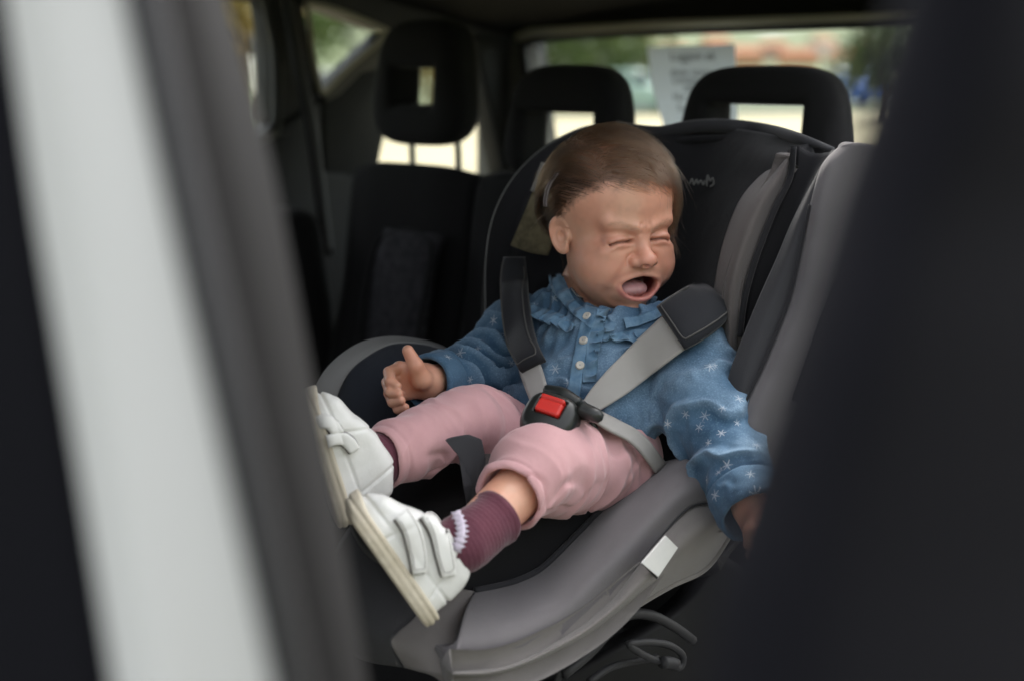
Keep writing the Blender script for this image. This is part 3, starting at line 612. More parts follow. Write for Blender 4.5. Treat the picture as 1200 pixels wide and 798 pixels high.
# ------------------------------------------------------------------ child seat
cs = empty("child_seat", lat(690, 740, 0), "grey and black child car seat with five point harness on the rear bench", "child seat")
def LR(pts, l):
    """pixel points lifted onto lateral planes of the seat; l scalar or per point"""
    l = np.interp(np.linspace(0, 1, len(pts)), np.linspace(0, 1, np.size(l)), np.atleast_1d(l)); return [lat(p[0], p[1], v) for p, v in zip(pts, l)]
A_ = [(556, 692), (585, 686), (609, 679), (637, 664), (675, 627), (712, 590), (749, 560), (776, 541)]
B_ = [(545, 716), (585, 712), (615, 704), (650, 686), (690, 648), (728, 606), (768, 568), (802, 537)]
C_ = [(537, 750), (580, 746), (620, 733), (660, 711), (702, 672), (744, 628), (788, 582), (829, 553)]
S2 = [(531, 788), (575, 784), (600, 778), (637, 761), (675, 738), (712, 708), (742, 672), (779, 624), (809, 594), (842, 588)]
bol = loft('side_bolster', [LR(A_, [.068, .105]), LR(B_, [.110, .158]), LR(C_, [.142, .190]), LR(S2, [.145, .195])], M['cs_grey'], cs, 34, 70, .03, into=-NV)
LB = [(529, 793), (570, 794), (600, 788), (637, 774), (693, 747), (746, 710), (787, 686), (828, 665), (860, 620)]
S2b = [(531, 786), (575, 782), (600, 776), (637, 759), (675, 736), (712, 706), (742, 670), (779, 622), (812, 593), (843, 590)]
mid = [((a[0] + b[0]) / 2, (a[1] + b[1]) / 2) for a, b in zip(crom([(x, y, 0) for x, y in S2b], 10), crom([(x, y, 0) for x, y in LB], 10))]
loft('lower_cover', [LR(S2b, [.146, .194]), LR(mid, [.162, .214]), LR(LB, [.140, .185])], M['cs_light'], cs, 22, 70, .02, into=-NV)
tube('seam', LR(S2[1:], [.148, .1965]), .0008, M['cs_char'], bol, n=80, k=6)
tube('piping', LR(A_, [.071, .109]), .0032, M['cs_char'], bol, n=60, k=6)
tube('hem', LR(LB, [.142, .186]), .0026, M['cs_light'], cs, n=60, k=6)
fr = loft('front_cover', [LR([(556, 692), (543, 722), (534, 755), (530, 790)], [.072, .145]), LR([(543, 690), (512, 722), (500, 754), (503, 789)], [.07, .125]), LR([(519, 687), (484, 724), (459, 750), (474, 782)], [.055, .095])], M['cs_light'], cs, 20, 30, .03, into=-FV)
tube('seam', LR([(556, 694), (544, 722), (534, 755), (530, 788)], [.074, .147]), .0010, M['cs_char'], fr, n=30, k=6)
loft('front_edge', [LR([(520, 686), (486, 722), (460, 749), (474, 782)], [.055, .095]), LR([(470, 640), (430, 690), (418, 730), (430, 775)], [-.03, -.03]), LR([(420, 600), (390, 650), (385, 700), (400, 760)], [-.12, -.12])], M['cs_char'], cs, 20, 24, .03, into=-FV)
# black inner cushion
cush = loft('cushion', [LR(A_, [.066, .103]), LR([(512, 688), (545, 668), (580, 645), (620, 615), (660, 585), (700, 562), (735, 548), (765, 535)], [.055, .10]), LR([(470, 655), (500, 640), (530, 622), (560, 605), (600, 580), (640, 556), (680, 540), (720, 520)], [.03, .03]),
                 LR([(420, 625), (450, 605), (480, 588), (510, 570), (550, 548), (590, 526), (630, 505), (670, 480)], [-.06, -.06]), LR([(395, 560), (415, 540), (440, 520), (470, 500), (500, 485), (540, 465), (580, 450), (620, 430)], [-.125, -.125])], M['cs_black'], cs, 40, 60, .02, into=-ZV)
# far side bolster
OA = [(360, 488), (368, 455), (388, 425), (420, 402), (455, 394), (490, 397), (516, 404), (545, 420)]
IA = [(390, 494), (396, 462), (411, 433), (436, 413), (461, 402), (490, 402), (514, 408), (543, 423)]
fb = loft('far_bolster', [LR([(a + 4, b + 6) for a, b in OA], -.215), LR(OA, -.20), LR([((a + c) / 2, (b + d) / 2) for (a, b), (c, d) in zip(OA, IA)], -.186), LR(IA, -.178)], M['cs_rim'], cs, 16, 60, .012, into=-FV)
loft('far_lining', [LR(IA, -.180), LR([(402, 515), (412, 480), (430, 455), (450, 435), (472, 424), (500, 420), (522, 424), (550, 436)], -.150), LR([(415, 535), (435, 505), (458, 482), (482, 466), (505, 455), (530, 448), (550, 446), (580, 448)], -.125), LR([(425, 570), (450, 545), (480, 525), (510, 508), (540, 492), (565, 480), (585, 470), (610, 460)], -.085)], M['cs_navy'], cs, 28, 50, .015, into=RV)
# back: far wing, centre, near support, near wing
FR = [(568, 420), (569, 360), (570, 300), (580, 250), (604, 206), (640, 172), (684, 150), (722, 146)]
fwg = loft('back_lining', [LR(FR, [-.20, -.19]), LR([(588, 430), (590, 370), (592, 310), (602, 260), (622, 218), (655, 184), (694, 160), (730, 150)], [-.185, -.175]), [P(615, 440, 1.60), P(618, 380, 1.61), P(622, 320, 1.62), P(632, 270, 1.64), P(655, 225, 1.655), P(690, 190, 1.66), P(725, 165, 1.665), P(755, 153, 1.66)],
                         [P(690, 480, 1.56), P(700, 410, 1.575), P(712, 340, 1.59), P(724, 280, 1.60), P(738, 230, 1.61), P(756, 195, 1.62), P(775, 168, 1.625), P(792, 152, 1.62)],
                         [P(790, 480, 1.50), P(795, 410, 1.52), P(800, 340, 1.54), P(808, 280, 1.555), P(818, 230, 1.57), P(830, 195, 1.58), P(842, 168, 1.585), P(855, 150, 1.585)],
                         LR([(862, 470), (862, 410), (868, 350), (885, 295), (902, 250), (918, 215), (928, 185), (950, 166)], [.145, .145])], M['cs_black'], cs, 60, 60, .02, into=RV)
rim = loft('back_rim', [LR([(a - 1, b - 1) for a, b in FR], [-.215, -.20]), LR([(a + 5, b + 3) for a, b in FR], [-.20, -.188]), LR([(a + 11, b + 7) for a, b in FR], [-.196, -.184])], M['cs_rim'], cs, 10, 70, .012, into=RV)
TOP = LR([(724, 146)], -.18) + [P(745, 152, 1.655), P(775, 155, 1.635), P(812, 149, 1.61), P(850, 148, 1.585), P(895, 153, 1.555)] + LR([(940, 164), (976, 176)], [.135, .15])
tube('top_edge', TOP, [.004, .0065, .0075, .008, .008, .0075, .006, .003], M['cs_char'], cs, n=60, k=10)
tube('top_piping', [q + np.array([0, -.004, -.014]) for q in TOP[1:]], .004, M['cs_black'], cs, n=60, k=8)
sup = loft('head_support', [LR([(931, 180), (926, 210), (907, 248), (887, 300), (873, 349), (868, 395), (866, 440)], .150), LR([(921, 187), (909, 207), (889, 238), (868, 290), (855, 340), (853, 392), (857, 440)], .150), LR([(909, 194), (889, 208), (866, 236), (848, 282), (838, 328), (837, 360), (850, 420)], .105)], M['cs_brown'], cs, 24, 50, .015, into=RV)
tube('piping', LR([(930, 172), (926, 208), (907, 248), (887, 300), (873, 349), (867, 395)], .156), .0030, M['cs_black'], sup, n=50)
loft('wing_gap', [LR([(936, 172), (932, 205), (914, 248), (894, 300), (879, 349), (872, 395), (866, 460), (860, 520)], .152), LR([(955, 180), (945, 215), (925, 270), (903, 330), (884, 390), (872, 430), (860, 480), (850, 540)], .160), LR([(974, 178), (957, 206), (931, 254), (909, 306), (887, 355), (864, 412), (852, 450), (842, 540)], .175)], M['cs_black'], cs, 20, 50, .02, into=RV)
IN = [(978, 176), (962, 196), (949, 240), (942, 275), (929, 336), (916, 375), (894, 428), (872, 476), (848, 545)]
loft('wing_lining', [LR([(974, 177), (957, 205), (931, 253), (909, 305), (887, 354), (864, 411), (852, 449), (842, 500), (828, 560)], .176), LR([(976, 176), (959, 200), (940, 246), (926, 290), (908, 345), (890, 393), (873, 438), (857, 488), (838, 552)], .192), LR(IN, .200)], M['cs_char'], cs, 20, 60, .02, into=RV)
wing = loft('side_wing', [LR(IN, .200), LR([(988, 171), (975, 192), (963, 240), (957, 275), (945, 336), (931, 380), (909, 433), (887, 484), (862, 552)], .216), LR([(1010, 168), (1000, 198), (990, 245), (981, 290), (965, 345), (947, 395), (922, 450), (900, 505), (878, 560)], .222), LR([(1032, 172), (1026, 205), (1015, 260), (1003, 305), (985, 362), (965, 415), (940, 475), (920, 530), (900, 575)], .214), LR([(1050, 178), (1044, 215), (1032, 275), (1020, 330), (1002, 390), (982, 445), (955, 505), (932, 560), (912, 600)], .19)], M['cs_grey'], cs, 34, 70, .02, into=-NV)
tube('seam', LR(IN[2:], .2025), .0014, M['cs_black'], wing, n=60, k=6)
# perforated side vent
vent = loft('side_vent', [LR([(980, 330), (972, 350), (961, 378), (952, 405), (942, 435), (931, 468)], .2235), LR([(988, 334), (980, 356), (971, 382), (962, 410), (950, 440), (937, 472)], .2245), LR([(998, 338), (990, 362), (982, 390), (972, 418), (960, 448), (944, 474)], .222)], M['mesh_cloth'], cs, 10, 40, .004, into=-NV)
# rear face of the shell, base and adjuster beneath
loft('shell', [LR([(1040, 185), (1020, 330), (960, 500), (905, 600), (860, 640)], .17), [P(1000, 180, 1.62), P(960, 330, 1.58), P(900, 480, 1.50), P(860, 600, 1.42), P(830, 660, 1.34)], [P(860, 160, 1.70), P(820, 320, 1.68), P(780, 480, 1.62), P(760, 600, 1.52), P(740, 680, 1.42)], [P(720, 158, 1.76), P(690, 320, 1.76), P(660, 480, 1.70), P(640, 600, 1.60), P(620, 680, 1.50)], LR([(590, 250), (575, 330), (572, 420), (575, 520), (580, 600)], -.215)], M['plastic_dark'], cs, 30, 40, .012, into=RV)
base = loft('base', [LR([(500, 800), (560, 815), (640, 800), (720, 760), (800, 710), (850, 650)], [.06, .12]), LR([(520, 840), (580, 850), (660, 835), (740, 800), (820, 750), (880, 680)], [.07, .13]), LR([(540, 960), (600, 960), (680, 940), (760, 900), (840, 850), (900, 780)], [.06, .12])], M['plastic_dark'], cs, 20, 40, .03, into=-NV)
tube('adjuster_rail', LR([(660, 790), (690, 765), (730, 724), (760, 720), (790, 734), (812, 750)], .155), .0050, M['trim_dark'], base, n=30)
tube('adjuster_handle', LR([(735, 754), (760, 752), (785, 756), (800, 768), (796, 782), (775, 776), (752, 766)], .165), .0036, M['trim_dark'], base, n=40, closed=True)
tube('adjuster_pin', LR([(776, 776), (784, 776), (792, 778)], .170), .0060, M['trim_dark'], base, n=8)
tube('base_rib', LR([(652, 800), (660, 772), (672, 758)], .15), .0035, M['trim_dark'], base, n=12)
tube('base_rib', LR([(690, 798), (720, 780), (770, 770)], .15), .0035, M['trim_dark'], base, n=14)
# white care tag on the bolster
q = [lat(a, b, l) for a, b, l in ((751, 659, .202), (779, 627, .202), (793, 641, .203), (770, 675, .203))]
prism('care_tag', q, NV * .0015, M['label'], cs, bev=0); q2 = [q[0] + NV * .0004, q[0] * .12 + q[1] * .88 - (q[1] - q[0]) * .8, q[3] + (q[2] - q[3]) * .08, q[3]]
prism('tag_loop', [lat(a, b, .2005) for a, b in ((749, 657), (756, 656), (771, 672), (769, 678))], NV * .001, M['cs_black'], cs, bev=0)
# embroidered mark on the backrest: small pale script strokes
def bk(px, py): return P(px, py, np.interp(px, [790, 830, 850], [1.558, 1.556, 1.556]) - .012)
mk = tube('embroidered_mark', [bk(*q) for q in ((808, 216), (811, 210), (813, 217), (816, 211), (818, 216), (821, 212), (824, 217), (826, 212))], .0010, M['embro'], cs, n=50, k=6)
tube('embroidered_stroke', [bk(*q) for q in ((828, 219), (829, 206), (832, 213), (835, 209), (836, 216), (832, 219))], .0012, M['embro'], mk, n=30, k=6)
# patterned cloth label behind the child's head
tgl = loft('cloth_label', [[P(636, 192, 1.555), P(618, 240, 1.560), P(598, 288, 1.565)], [P(650, 215, 1.545), P(634, 258, 1.552), P(620, 296, 1.556)], [P(662, 235, 1.54), P(652, 270, 1.545), P(642, 300, 1.55)]], M['tagcloth'], cs, 14, 20, .002)
tube('label_edge', [P(637, 191, 1.553), P(631, 208, 1.555), P(624, 225, 1.557)], .0028, M['cs_rim'], tgl, n=12)
# ------------------------------------------------------------------ the child
child = empty("person", P(668, 560, 1.42), "crying toddler in blue denim jacket and pink trousers strapped into the grey child seat", "person")
HS = 1.0                                               # head scale
HC = P(714, 257, 1.44)
def rot(ax, a):
    c, s = math.cos(a), math.sin(a)
    return np.array({'x': [[1, 0, 0], [0, c, -s], [0, s, c]], 'y': [[c, 0, s], [0, 1, 0], [-s, 0, c]], 'z': [[c, -s, 0], [s, c, 0], [0, 0, 1]]}[ax])
CAMB = np.stack([RT, FW, UP], 1)                       # columns: head local x,y,z when facing the lens
HR = CAMB @ rot('y', R(-6)) @ rot('z', R(27)) @ rot('x', R(15))
def h2w(q): return HC + (np.asarray(q) * .01 * HS) @ HR.T
def w2h(p): return ((p - HC) @ HR) / (.01 * HS)
def pline(x, z, pts):
    d = np.full(len(x), 1e9)
    for (x0, z0), (x1, z1) in zip(pts[:-1], pts[1:]):
        dx, dz = x1 - x0, z1 - z0; t = np.clip(((x - x0) * dx + (z - z0) * dz) / (dx * dx + dz * dz), 0, 1)
        d = np.minimum(d, np.hypot(x - x0 - t * dx, z - z0 - t * dz))
    return d
MC = (0.0, -5.65)
def mouth2d(x, z):
    """signed distance (cm) in the face plane to the crying mouth's opening"""
    u = x - MC[0]; v = z - MC[1]
    hw = 2.05 - .22 * np.clip(-v, 0, 2); hh = np.where(v > 0, .92 - .12 * np.abs(u), 1.20)
    q = (np.abs(u / hw) ** 2.6 + np.abs(v / hh) ** 2.4) ** (1 / 2.5)
    return (q - 1) * 1.05
LID_L = [(-1.15, -1.28), (-1.6, -1.30), (-2.3, -1.27), (-2.9, -1.36), (-3.35, -1.58)]
LID_R = [(1.15, -1.28), (1.6, -1.27), (2.3, -1.20), (2.9, -1.28), (3.35, -1.50)]
BROW_L = [(-.8, -.15), (-1.5, .2), (-2.6, .6), (-3.6, .45)]
BROW_R = [(.8, -.15), (1.5, .15), (2.6, .55), (3.6, .4)]
def ear(q, s):
    e = (q - np.array([s * 5.35, -.4, -1.15])) / .74; a = e[:, 1] * 1; b = e[:, 2]; c = e[:, 0] * s
    t = R(-32); c2 = c * math.cos(t) + a * math.sin(t); a2 = -c * math.sin(t) + a * math.cos(t)   # flares out to the back
    t = R(12); a3 = a2 * math.cos(t) - b * math.sin(t); b3 = a2 * math.sin(t) + b * math.cos(t)
    wd = 1.32 * (1 + .14 * b3 / 2.2)
    k = np.stack([a3 - .5, b3, c2 - .2], 1)
    d = ell(k, (0, 0, 0), (1.3, 2.15, .55))
    el = (np.sqrt((k[:, 0] / wd) ** 2 + (k[:, 1] / 2.2) ** 2) - 1) * 1.5
    rim = np.sqrt(el ** 2 + (k[:, 2] - .30) ** 2) - .27
    rim = np.where((k[:, 0] < -.9) & (k[:, 1] < .8), rim + .3, rim)
    d = smax(d, -ell(k, (.05, .1, .62), (.95, 1.6, .66)), .15)
    anti = np.sqrt(((np.sqrt((k[:, 0] + .1) ** 2 + ((k[:, 1] + .2) / 1.5) ** 2) - .62)) ** 2 + (k[:, 2] - .05) ** 2) - .17
    d = smin(smin(d, rim, .25), anti, .2)
    d = smax(d, -ell(k, (-.35, -.35, .45), (.45, .7, .6)), .15)
    d = smin(d, ell(k, (-.35, -2.05, .1), (.55, .55, .32)), .35)
    d = smin(d, ell(k, (-1.15, -.35, .12), (.32, .55, .35)), .25)
    return d * .74
def skull(q):
    m = np.stack([np.abs(q[:, 0]), q[:, 1], q[:, 2]], 1)
    d = ell(q, (0, .75, 2.5), (6.25, 6.95, 6.5)); d = smin(d, ell(q, (0, -2.0, 2.6), (5.2, 4.7, 4.7)), 1.5)
    d = smin(d, ell(q, (0, -1.5, -3.6), (4.55, 4.8, 4.6)), 2.0)
    return d, m
def head_core(q):
    x, y, z = q[:, 0], q[:, 1], q[:, 2]
    d, m = skull(q)
    d = smin(d, ell(q, (0, -2.6, -5.75), (3.2, 3.8, 2.95)), 1.8)           # dropped jaw
    d = smin(d, ell(m, (2.75, -3.5, -3.9), (2.5, 2.65, 2.6)), 1.5)        # cheeks
    d = smin(d, sph(q, (0, -5.3, -7.95), .95), 1.4)                        # chin
    f = np.flatnonzero((y < -2.2) & (d < 3.5))
    if len(f): d[f] = face_relief(q[f], d[f], m[f])
    for s in (-1, 1):
        f = np.flatnonzero((x * s > 3.5) & (np.abs(z + 1) < 5) & (np.abs(y - 1.5) < 5))
        if len(f): d[f] = smin(d[f], ear(q[f], s), .28)
    return d
EZ = -1.05
def face_relief(q, d, m):
    x, y, z = q[:, 0], q[:, 1], q[:, 2]
    fm = sstep(-2.3, -4.0, y)
    d = smin(d, cap(m, (3.3, -5.35, .45), (.85, -6.3, -.10), .54, .50), 1.2)  # frowning brow
    d = smax(d, -ell(m, (2.3, -7.85, EZ), (1.65, 2.12, 1.0)), .85)          # eye hollow
    d = smin(d, ell(m, (2.35, -5.15, EZ - .1), (1.35, 1.15, .95)), .4)    # closed lids over the eyeball
    d = smin(d, ell(m, (2.5, -5.2, EZ - 1.25), (1.6, .85, .7)), .9)       # cheek pushed up under the eye
    d = smin(d, cap(q, (0, -5.75, -.5), (0, -6.85, -2.6), .50, .66), .9)   # nose
    d = smin(d, ell(q, (0, -7.30, -3.05), (1.05, .88, .82)), .5)
    d = smin(d, ell(m, (1.08, -6.65, -3.2), (.62, .74, .56)), .35)
    d = smax(d, -ell(m, (.50, -7.75, -3.55), (.33, .50, .27)), .14)
    D = 0
    for pts, sg in ((LID_L, -1), (LID_R, 1)):
        dl = pline(x, z, pts); D = D + .24 * np.exp(-(dl / .14) ** 2)
        D = D - .08 * np.exp(-(pline(x, z, [(a, b + .36) for a, b in pts]) / .22) ** 2) - .10 * np.exp(-(pline(x, z, [(a, b - .38) for a, b in pts]) / .24) ** 2)
        D = D + .05 * np.exp(-(pline(x, z, [(sg * 1.0, -.75), (sg * 1.7, -.58), (sg * 2.6, -.50), (sg * 3.5, -.8)]) / .15) ** 2)
        D = D + .02 * np.exp(-(pline(x, z, [(sg * 1.05, -1.6), (sg * 1.6, -2.0), (sg * 2.5, -2.25)]) / .2) ** 2)
        D = D + .09 * np.exp(-(pline(x, z, [(sg * .50, .45), (sg * .58, .1), (sg * .45, -.5)]) / .2) ** 2)      # frown
        D = D + .0 * np.exp(-(pline(x, z, [(sg * 1.1, 1.2), (sg * 2.2, 1.45), (sg * 3.2, 1.25)]) / .25) ** 2)
        D = D + .15 * np.exp(-(pline(x, z, [(sg * 1.45, -3.0), (sg * 2.1, -3.7), (sg * 2.75, -4.8), (sg * 2.8, -6.0)]) / .5) ** 2)   # nasolabial fold
        D = D - .07 * np.exp(-(pline(x, z, [(sg * 2.4, -3.3), (sg * 3.0, -4.3), (sg * 3.3, -5.4)]) / .65) ** 2)
    for sg in (-1, 1): D = D + .08 * np.exp(-(pline(x, z, [(sg * 1.0, -2.45), (sg * 1.62, -2.8), (sg * 1.62, -3.5)]) / .18) ** 2)
    D = D - .08 * np.exp(-((x / .3) ** 2 + ((z - .3) / .6) ** 2))
    m2 = mouth2d(x, z); low = sstep(.4, -.6, z - MC[1])
    D = D - (.08 + .22 * low) * np.exp(-((m2 - .20) / (.20 + .06 * low)) ** 2)      # lips
    D = D + .12 * np.exp(-((m2 - .80) / .25) ** 2) * (.2 + .8 * low)
    D = D + .08 * np.exp(-((x / .2) ** 2 + ((z + 4.25) / .3) ** 2))                  # philtrum
    d = d + D * fm
    car_ = smax(m2 * .9, y + 3.6, .5)
    d = smax(d, -car_, .14)
    d = np.minimum(d, np.minimum(tongue(q), gums(q)))
    for tx in (-.28, .44): d = np.minimum(d, ell(q, (tx, -5.05, -4.75), (.30, .16, .26)))
    return d
def tongue(q): return ell(q, (-.35, -4.55, -6.2), (1.85, 1.95, .85)) + .06 * np.exp(-((q[:, 0] + .45) / .2) ** 2)
def gums(q):
    x, y, z = q.T; g_ = np.sqrt((np.hypot(x - .1, (y + 2.3)) - 2.8) ** 2 + (z + 4.45) ** 2) - .25; return np.maximum(g_, y + 3.3)
NECK = [P(704, 325, 1.50), P(694, 352, 1.50)]
def head_sdf(p): return head_core(w2h(p)) * .01 * HS
# --- skeleton
PEL = P(668, 520, 1.40)
CHEST = P(694, 405, 1.47)
SH_L, SH_R = P(806, 408, 1.40), P(612, 398, 1.52)
EL_L, WR_L = P(832, 492, 1.33), P(880, 592, 1.245)
EL_R, WR_R = P(562, 442, 1.47), P(503, 447, 1.385)
HIP_L, KN_L, AN_L = P(716, 537, 1.375), P(636, 549, 1.26), P(543, 634, 1.17)
HIP_R, KN_R, AN_R = P(612, 520, 1.44), P(545, 497, 1.335), P(425, 547, 1.25)
HAND_R = [([(468, 431, 1.372), (456, 436, 1.357), (457, 447, 1.343), (465, 452, 1.340)], .0052),
          ([(465, 441, 1.375), (454, 448, 1.357), (457, 459, 1.341), (467, 461, 1.338)], .0053),
          ([(467, 452, 1.377), (456, 460, 1.358), (460, 471, 1.344), (470, 469, 1.338)], .0050),
          ([(472, 462, 1.377), (462, 470, 1.358), (466, 479, 1.346), (475, 477, 1.341)], .0045)]
THUMB_R = [(494, 444, 1.362), (487, 428, 1.352), (478, 411, 1.352)]
HAND_L = [([(898, 622, 1.232), (906, 640, 1.222), (902, 655, 1.222), (895, 658, 1.228)], .0052),
          ([(892, 626, 1.230), (898, 644, 1.218), (895, 658, 1.219), (889, 660, 1.226)], .0053),
          ([(886, 627, 1.231), (891, 644, 1.219), (888, 656, 1.221), (883, 656, 1.228)], .0050),
          ([(880, 625, 1.234), (884, 640, 1.223), (882, 650, 1.226), (878, 650, 1.231)], .0045)]
THUMB_L = [(888, 606, 1.226), (880, 622, 1.212), (878, 637, 1.212)]
def hand(p, wr, F, TH):
    kn = [P(*f[0][0]) for f in F]
    d = cap(p, wr, .5 * (wr + kn[0]), .0155, .0135)
    for q in kn: d = smin(d, cap(p, wr + .25 * (q - wr), q, .0125, .0068), .006)
    th = [P(*q) for q in TH]
    d = smin(d, cap(p, .75 * wr + .25 * th[0], th[0], .013, .0098), .008)
    t = chain(p, th, [.0092, .0074, .0056], .002); d = smin(d, t, .0045)
    for pts, r in F:
        q = [P(*x) for x in pts]
        c = chain(p, q, [r * 1.18, r * 1.08, r, r * .86], .0012); d = smin(d, c, .0018)
    return d
def near(p, pts, rad):
    c = np.mean(pts, 0); r = max(np.linalg.norm(q - c) for q in pts) + rad
    return ln(p - c) < r
def group(p, items):
    """union of (bounding points, margin, fn) evaluated only close by"""
    d = np.full(len(p), BIG)
    for pts, rad, fn, k in items:
        c = np.mean(pts, 0); r = max(np.linalg.norm(q - c) for q in pts) + rad; dist = ln(p - c) - r; m = dist < .03
        e = np.maximum(dist, .0) + .03
        if m.any(): e[m] = fn(p[m])
        d = smin(d, e, k) if k else np.minimum(d, e)
    return d
def body_sdf(p):
    H = lambda p: smin(head_sdf(p), chain(p, [HC + HR @ np.array([0, .012, -.045]), NECK[0], NECK[1]], [.034, .035, .040], .01), .012)
    return group(p, [([HC], .145, H, 0),
        ([NECK[1], PEL], .09, lambda p: smin(chain(p, [NECK[1], CHEST, PEL], [.035, .044, .048], .02), cap(p, SH_L, SH_R, .018, .018), .02), .012),
        ([SH_L, EL_L, WR_L], .07, lambda p: chain(p, [SH_L, EL_L, WR_L], [.026, .022, .0155], .01), .01),
        ([SH_R, EL_R, WR_R], .07, lambda p: chain(p, [SH_R, EL_R, WR_R], [.026, .022, .0155], .01), .01),
        ([WR_R, P(465, 445, 1.35)], .05, lambda p: hand(p, WR_R, HAND_R, THUMB_R), .006),
        ([WR_L, P(892, 640, 1.225)], .05, lambda p: hand(p, WR_L, HAND_L, THUMB_L), .006),
        ([PEL, HIP_L, KN_L, AN_L], .08, lambda p: chain(p, [HIP_L, KN_L, AN_L], [.036, .0262, .0190], .015), .015),
        ([PEL, HIP_R, KN_R, AN_R], .08, lambda p: chain(p, [HIP_R, KN_R, AN_R], [.036, .0275, .0195], .015), .015)])
HLY = [-9, -6.6, -5.2, -3.6, -2.2, -.9, .2, 1.4, 3.0, 5.0, 9]; HLZ = [4.6, 4.35, 4.15, 3.5, 2.3, .9, .4, -1.6, -3.6, -5.6, -6.2]
def scalp(q): return q[:, 2] - np.interp(q[:, 1], HLY, HLZ)
V, F = mesh_sdf(body_sdf, P(640, 760, 1.2) - np.array([.33, .22, .05]), np.array([.33, 1.75, 1.20]), .00115, margin=.003)
q = w2h(V); hm = (ln(q - np.array([0, 0, 0])) < 13) & (q[:, 2] > -9.6)
skin = np.array([.70, .395, .275]); colr = np.tile(skin, (len(V), 1))
n1 = vnoise(V * 70)[:, None]; n2 = vnoise(V * 260)[:, None]; bl = np.clip(.5 + .8 * vnoise(V * 45) + .4 * vnoise(V * 110), 0, 1)[:, None]; colr *= 1 + .06 * n1 + .04 * n2; colr *= 1 - bl * np.array([.02, .14, .16])
def tint(mask, c): 
    global colr
    colr = colr * (1 - mask[:, None]) + np.array(c) * mask[:, None]
x, y, z = q.T; face = hm & (y < -2.5)
g = lambda cx, cz, sx, sz: np.exp(-(((x - cx) / sx) ** 2 + ((z - cz) / sz) ** 2))
fl = face.astype(float)
tint(fl * .55 * (g(-3.1, -3.6, 1.8, 1.5) + g(3.1, -3.6, 1.8, 1.5)).clip(0, 1), (.60, .25, .18))
tint(fl * .60 * g(0, -3.1, 1.1, .8), (.58, .24, .18))
tint(fl * .55 * (g(-2.3, -1.2, 1.7, .8) + g(2.3, -1.2, 1.7, .8) + .4 * g(0, -.2, .8, .9)).clip(0, 1), (.50, .20, .145))  # reddened lids, plus the shade of the eye hollows put into the skin colour
m2 = mouth2d(x, z)
tint(fl * .35 * np.exp(-((m2 - .8) / .5) ** 2), (.58, .26, .20))
tint(fl * sstep(.44, .26, m2) * sstep(-3.4, -4.6, y) * (.30 + .55 * sstep(.3, -.7, z - MC[1])), (.54, .19, .165))
ins = fl * sstep(.02, -.12, m2) * ((y > -6.6) & (y < -2.0)); tint(ins, (.13, .022, .022))
wl = fl * (m2 < .22) * sstep(-6.0, -5.2, y) * (y < -2); tint(wl, (.12, .02, .02)); ins = np.maximum(ins, wl)
tg = ins * (tongue(q) < .10); tint(tg.astype(float) * .95, (.50, .27, .27))
for tx in (-.28, .44): tint((fl * (ell(q, (tx, -5.05, -4.75), (.30, .16, .26)) < .05)).astype(float), (.74, .70, .62))
gm_ = fl * (np.abs(gums(q)) < .06) * (m2 < .05) * 1.0; tint(gm_ * .7, (.50, .20, .19))
for pts in (BROW_L, BROW_R):
    tint(fl * .26 * np.exp(-(pline(x, z, pts) / .28) ** 2) * (.7 + .3 * n2[:, 0]), (.22, .12, .07))
for pts in (LID_L, LID_R): tint(fl * .75 * np.exp(-(pline(x, z, pts) / .10) ** 2), (.10, .045, .035))
er = np.exp(-((np.abs(x) - 6.4) / 1.2) ** 2 - ((z + 1) / 2.4) ** 2 - ((y - 1.5) / 2) ** 2) * hm; tint(er * .4, (.62, .26, .18))
sc_ = hm * sstep(-.9, .8, scalp(q) + .5 * vnoise(V * 150) + .35 * vnoise(V * 420)) * (np.abs(x) < 6.2 + 1.2 * (z > 1.5)); tint(sc_ * .85, (.060, .033, .019))
hand_m = 1.0 * (np.minimum(ln(V - P(470, 450, 1.35)), ln(V - P(892, 640, 1.225))) < .055); tint(hand_m * .30 * (.6 + .6 * n1[:, 0]), (.60, .24, .16))
M['skin'] = mat('skin', (.6, .36, .26), .42, .5, sss=.22, attr='col', bump=[(420, .16, .0008, 'noise'), (1700, .10, .0003, 'noise')])
npmesh('body', V, F, M['skin'], child, {'col': np.clip(colr, .005, 1)})

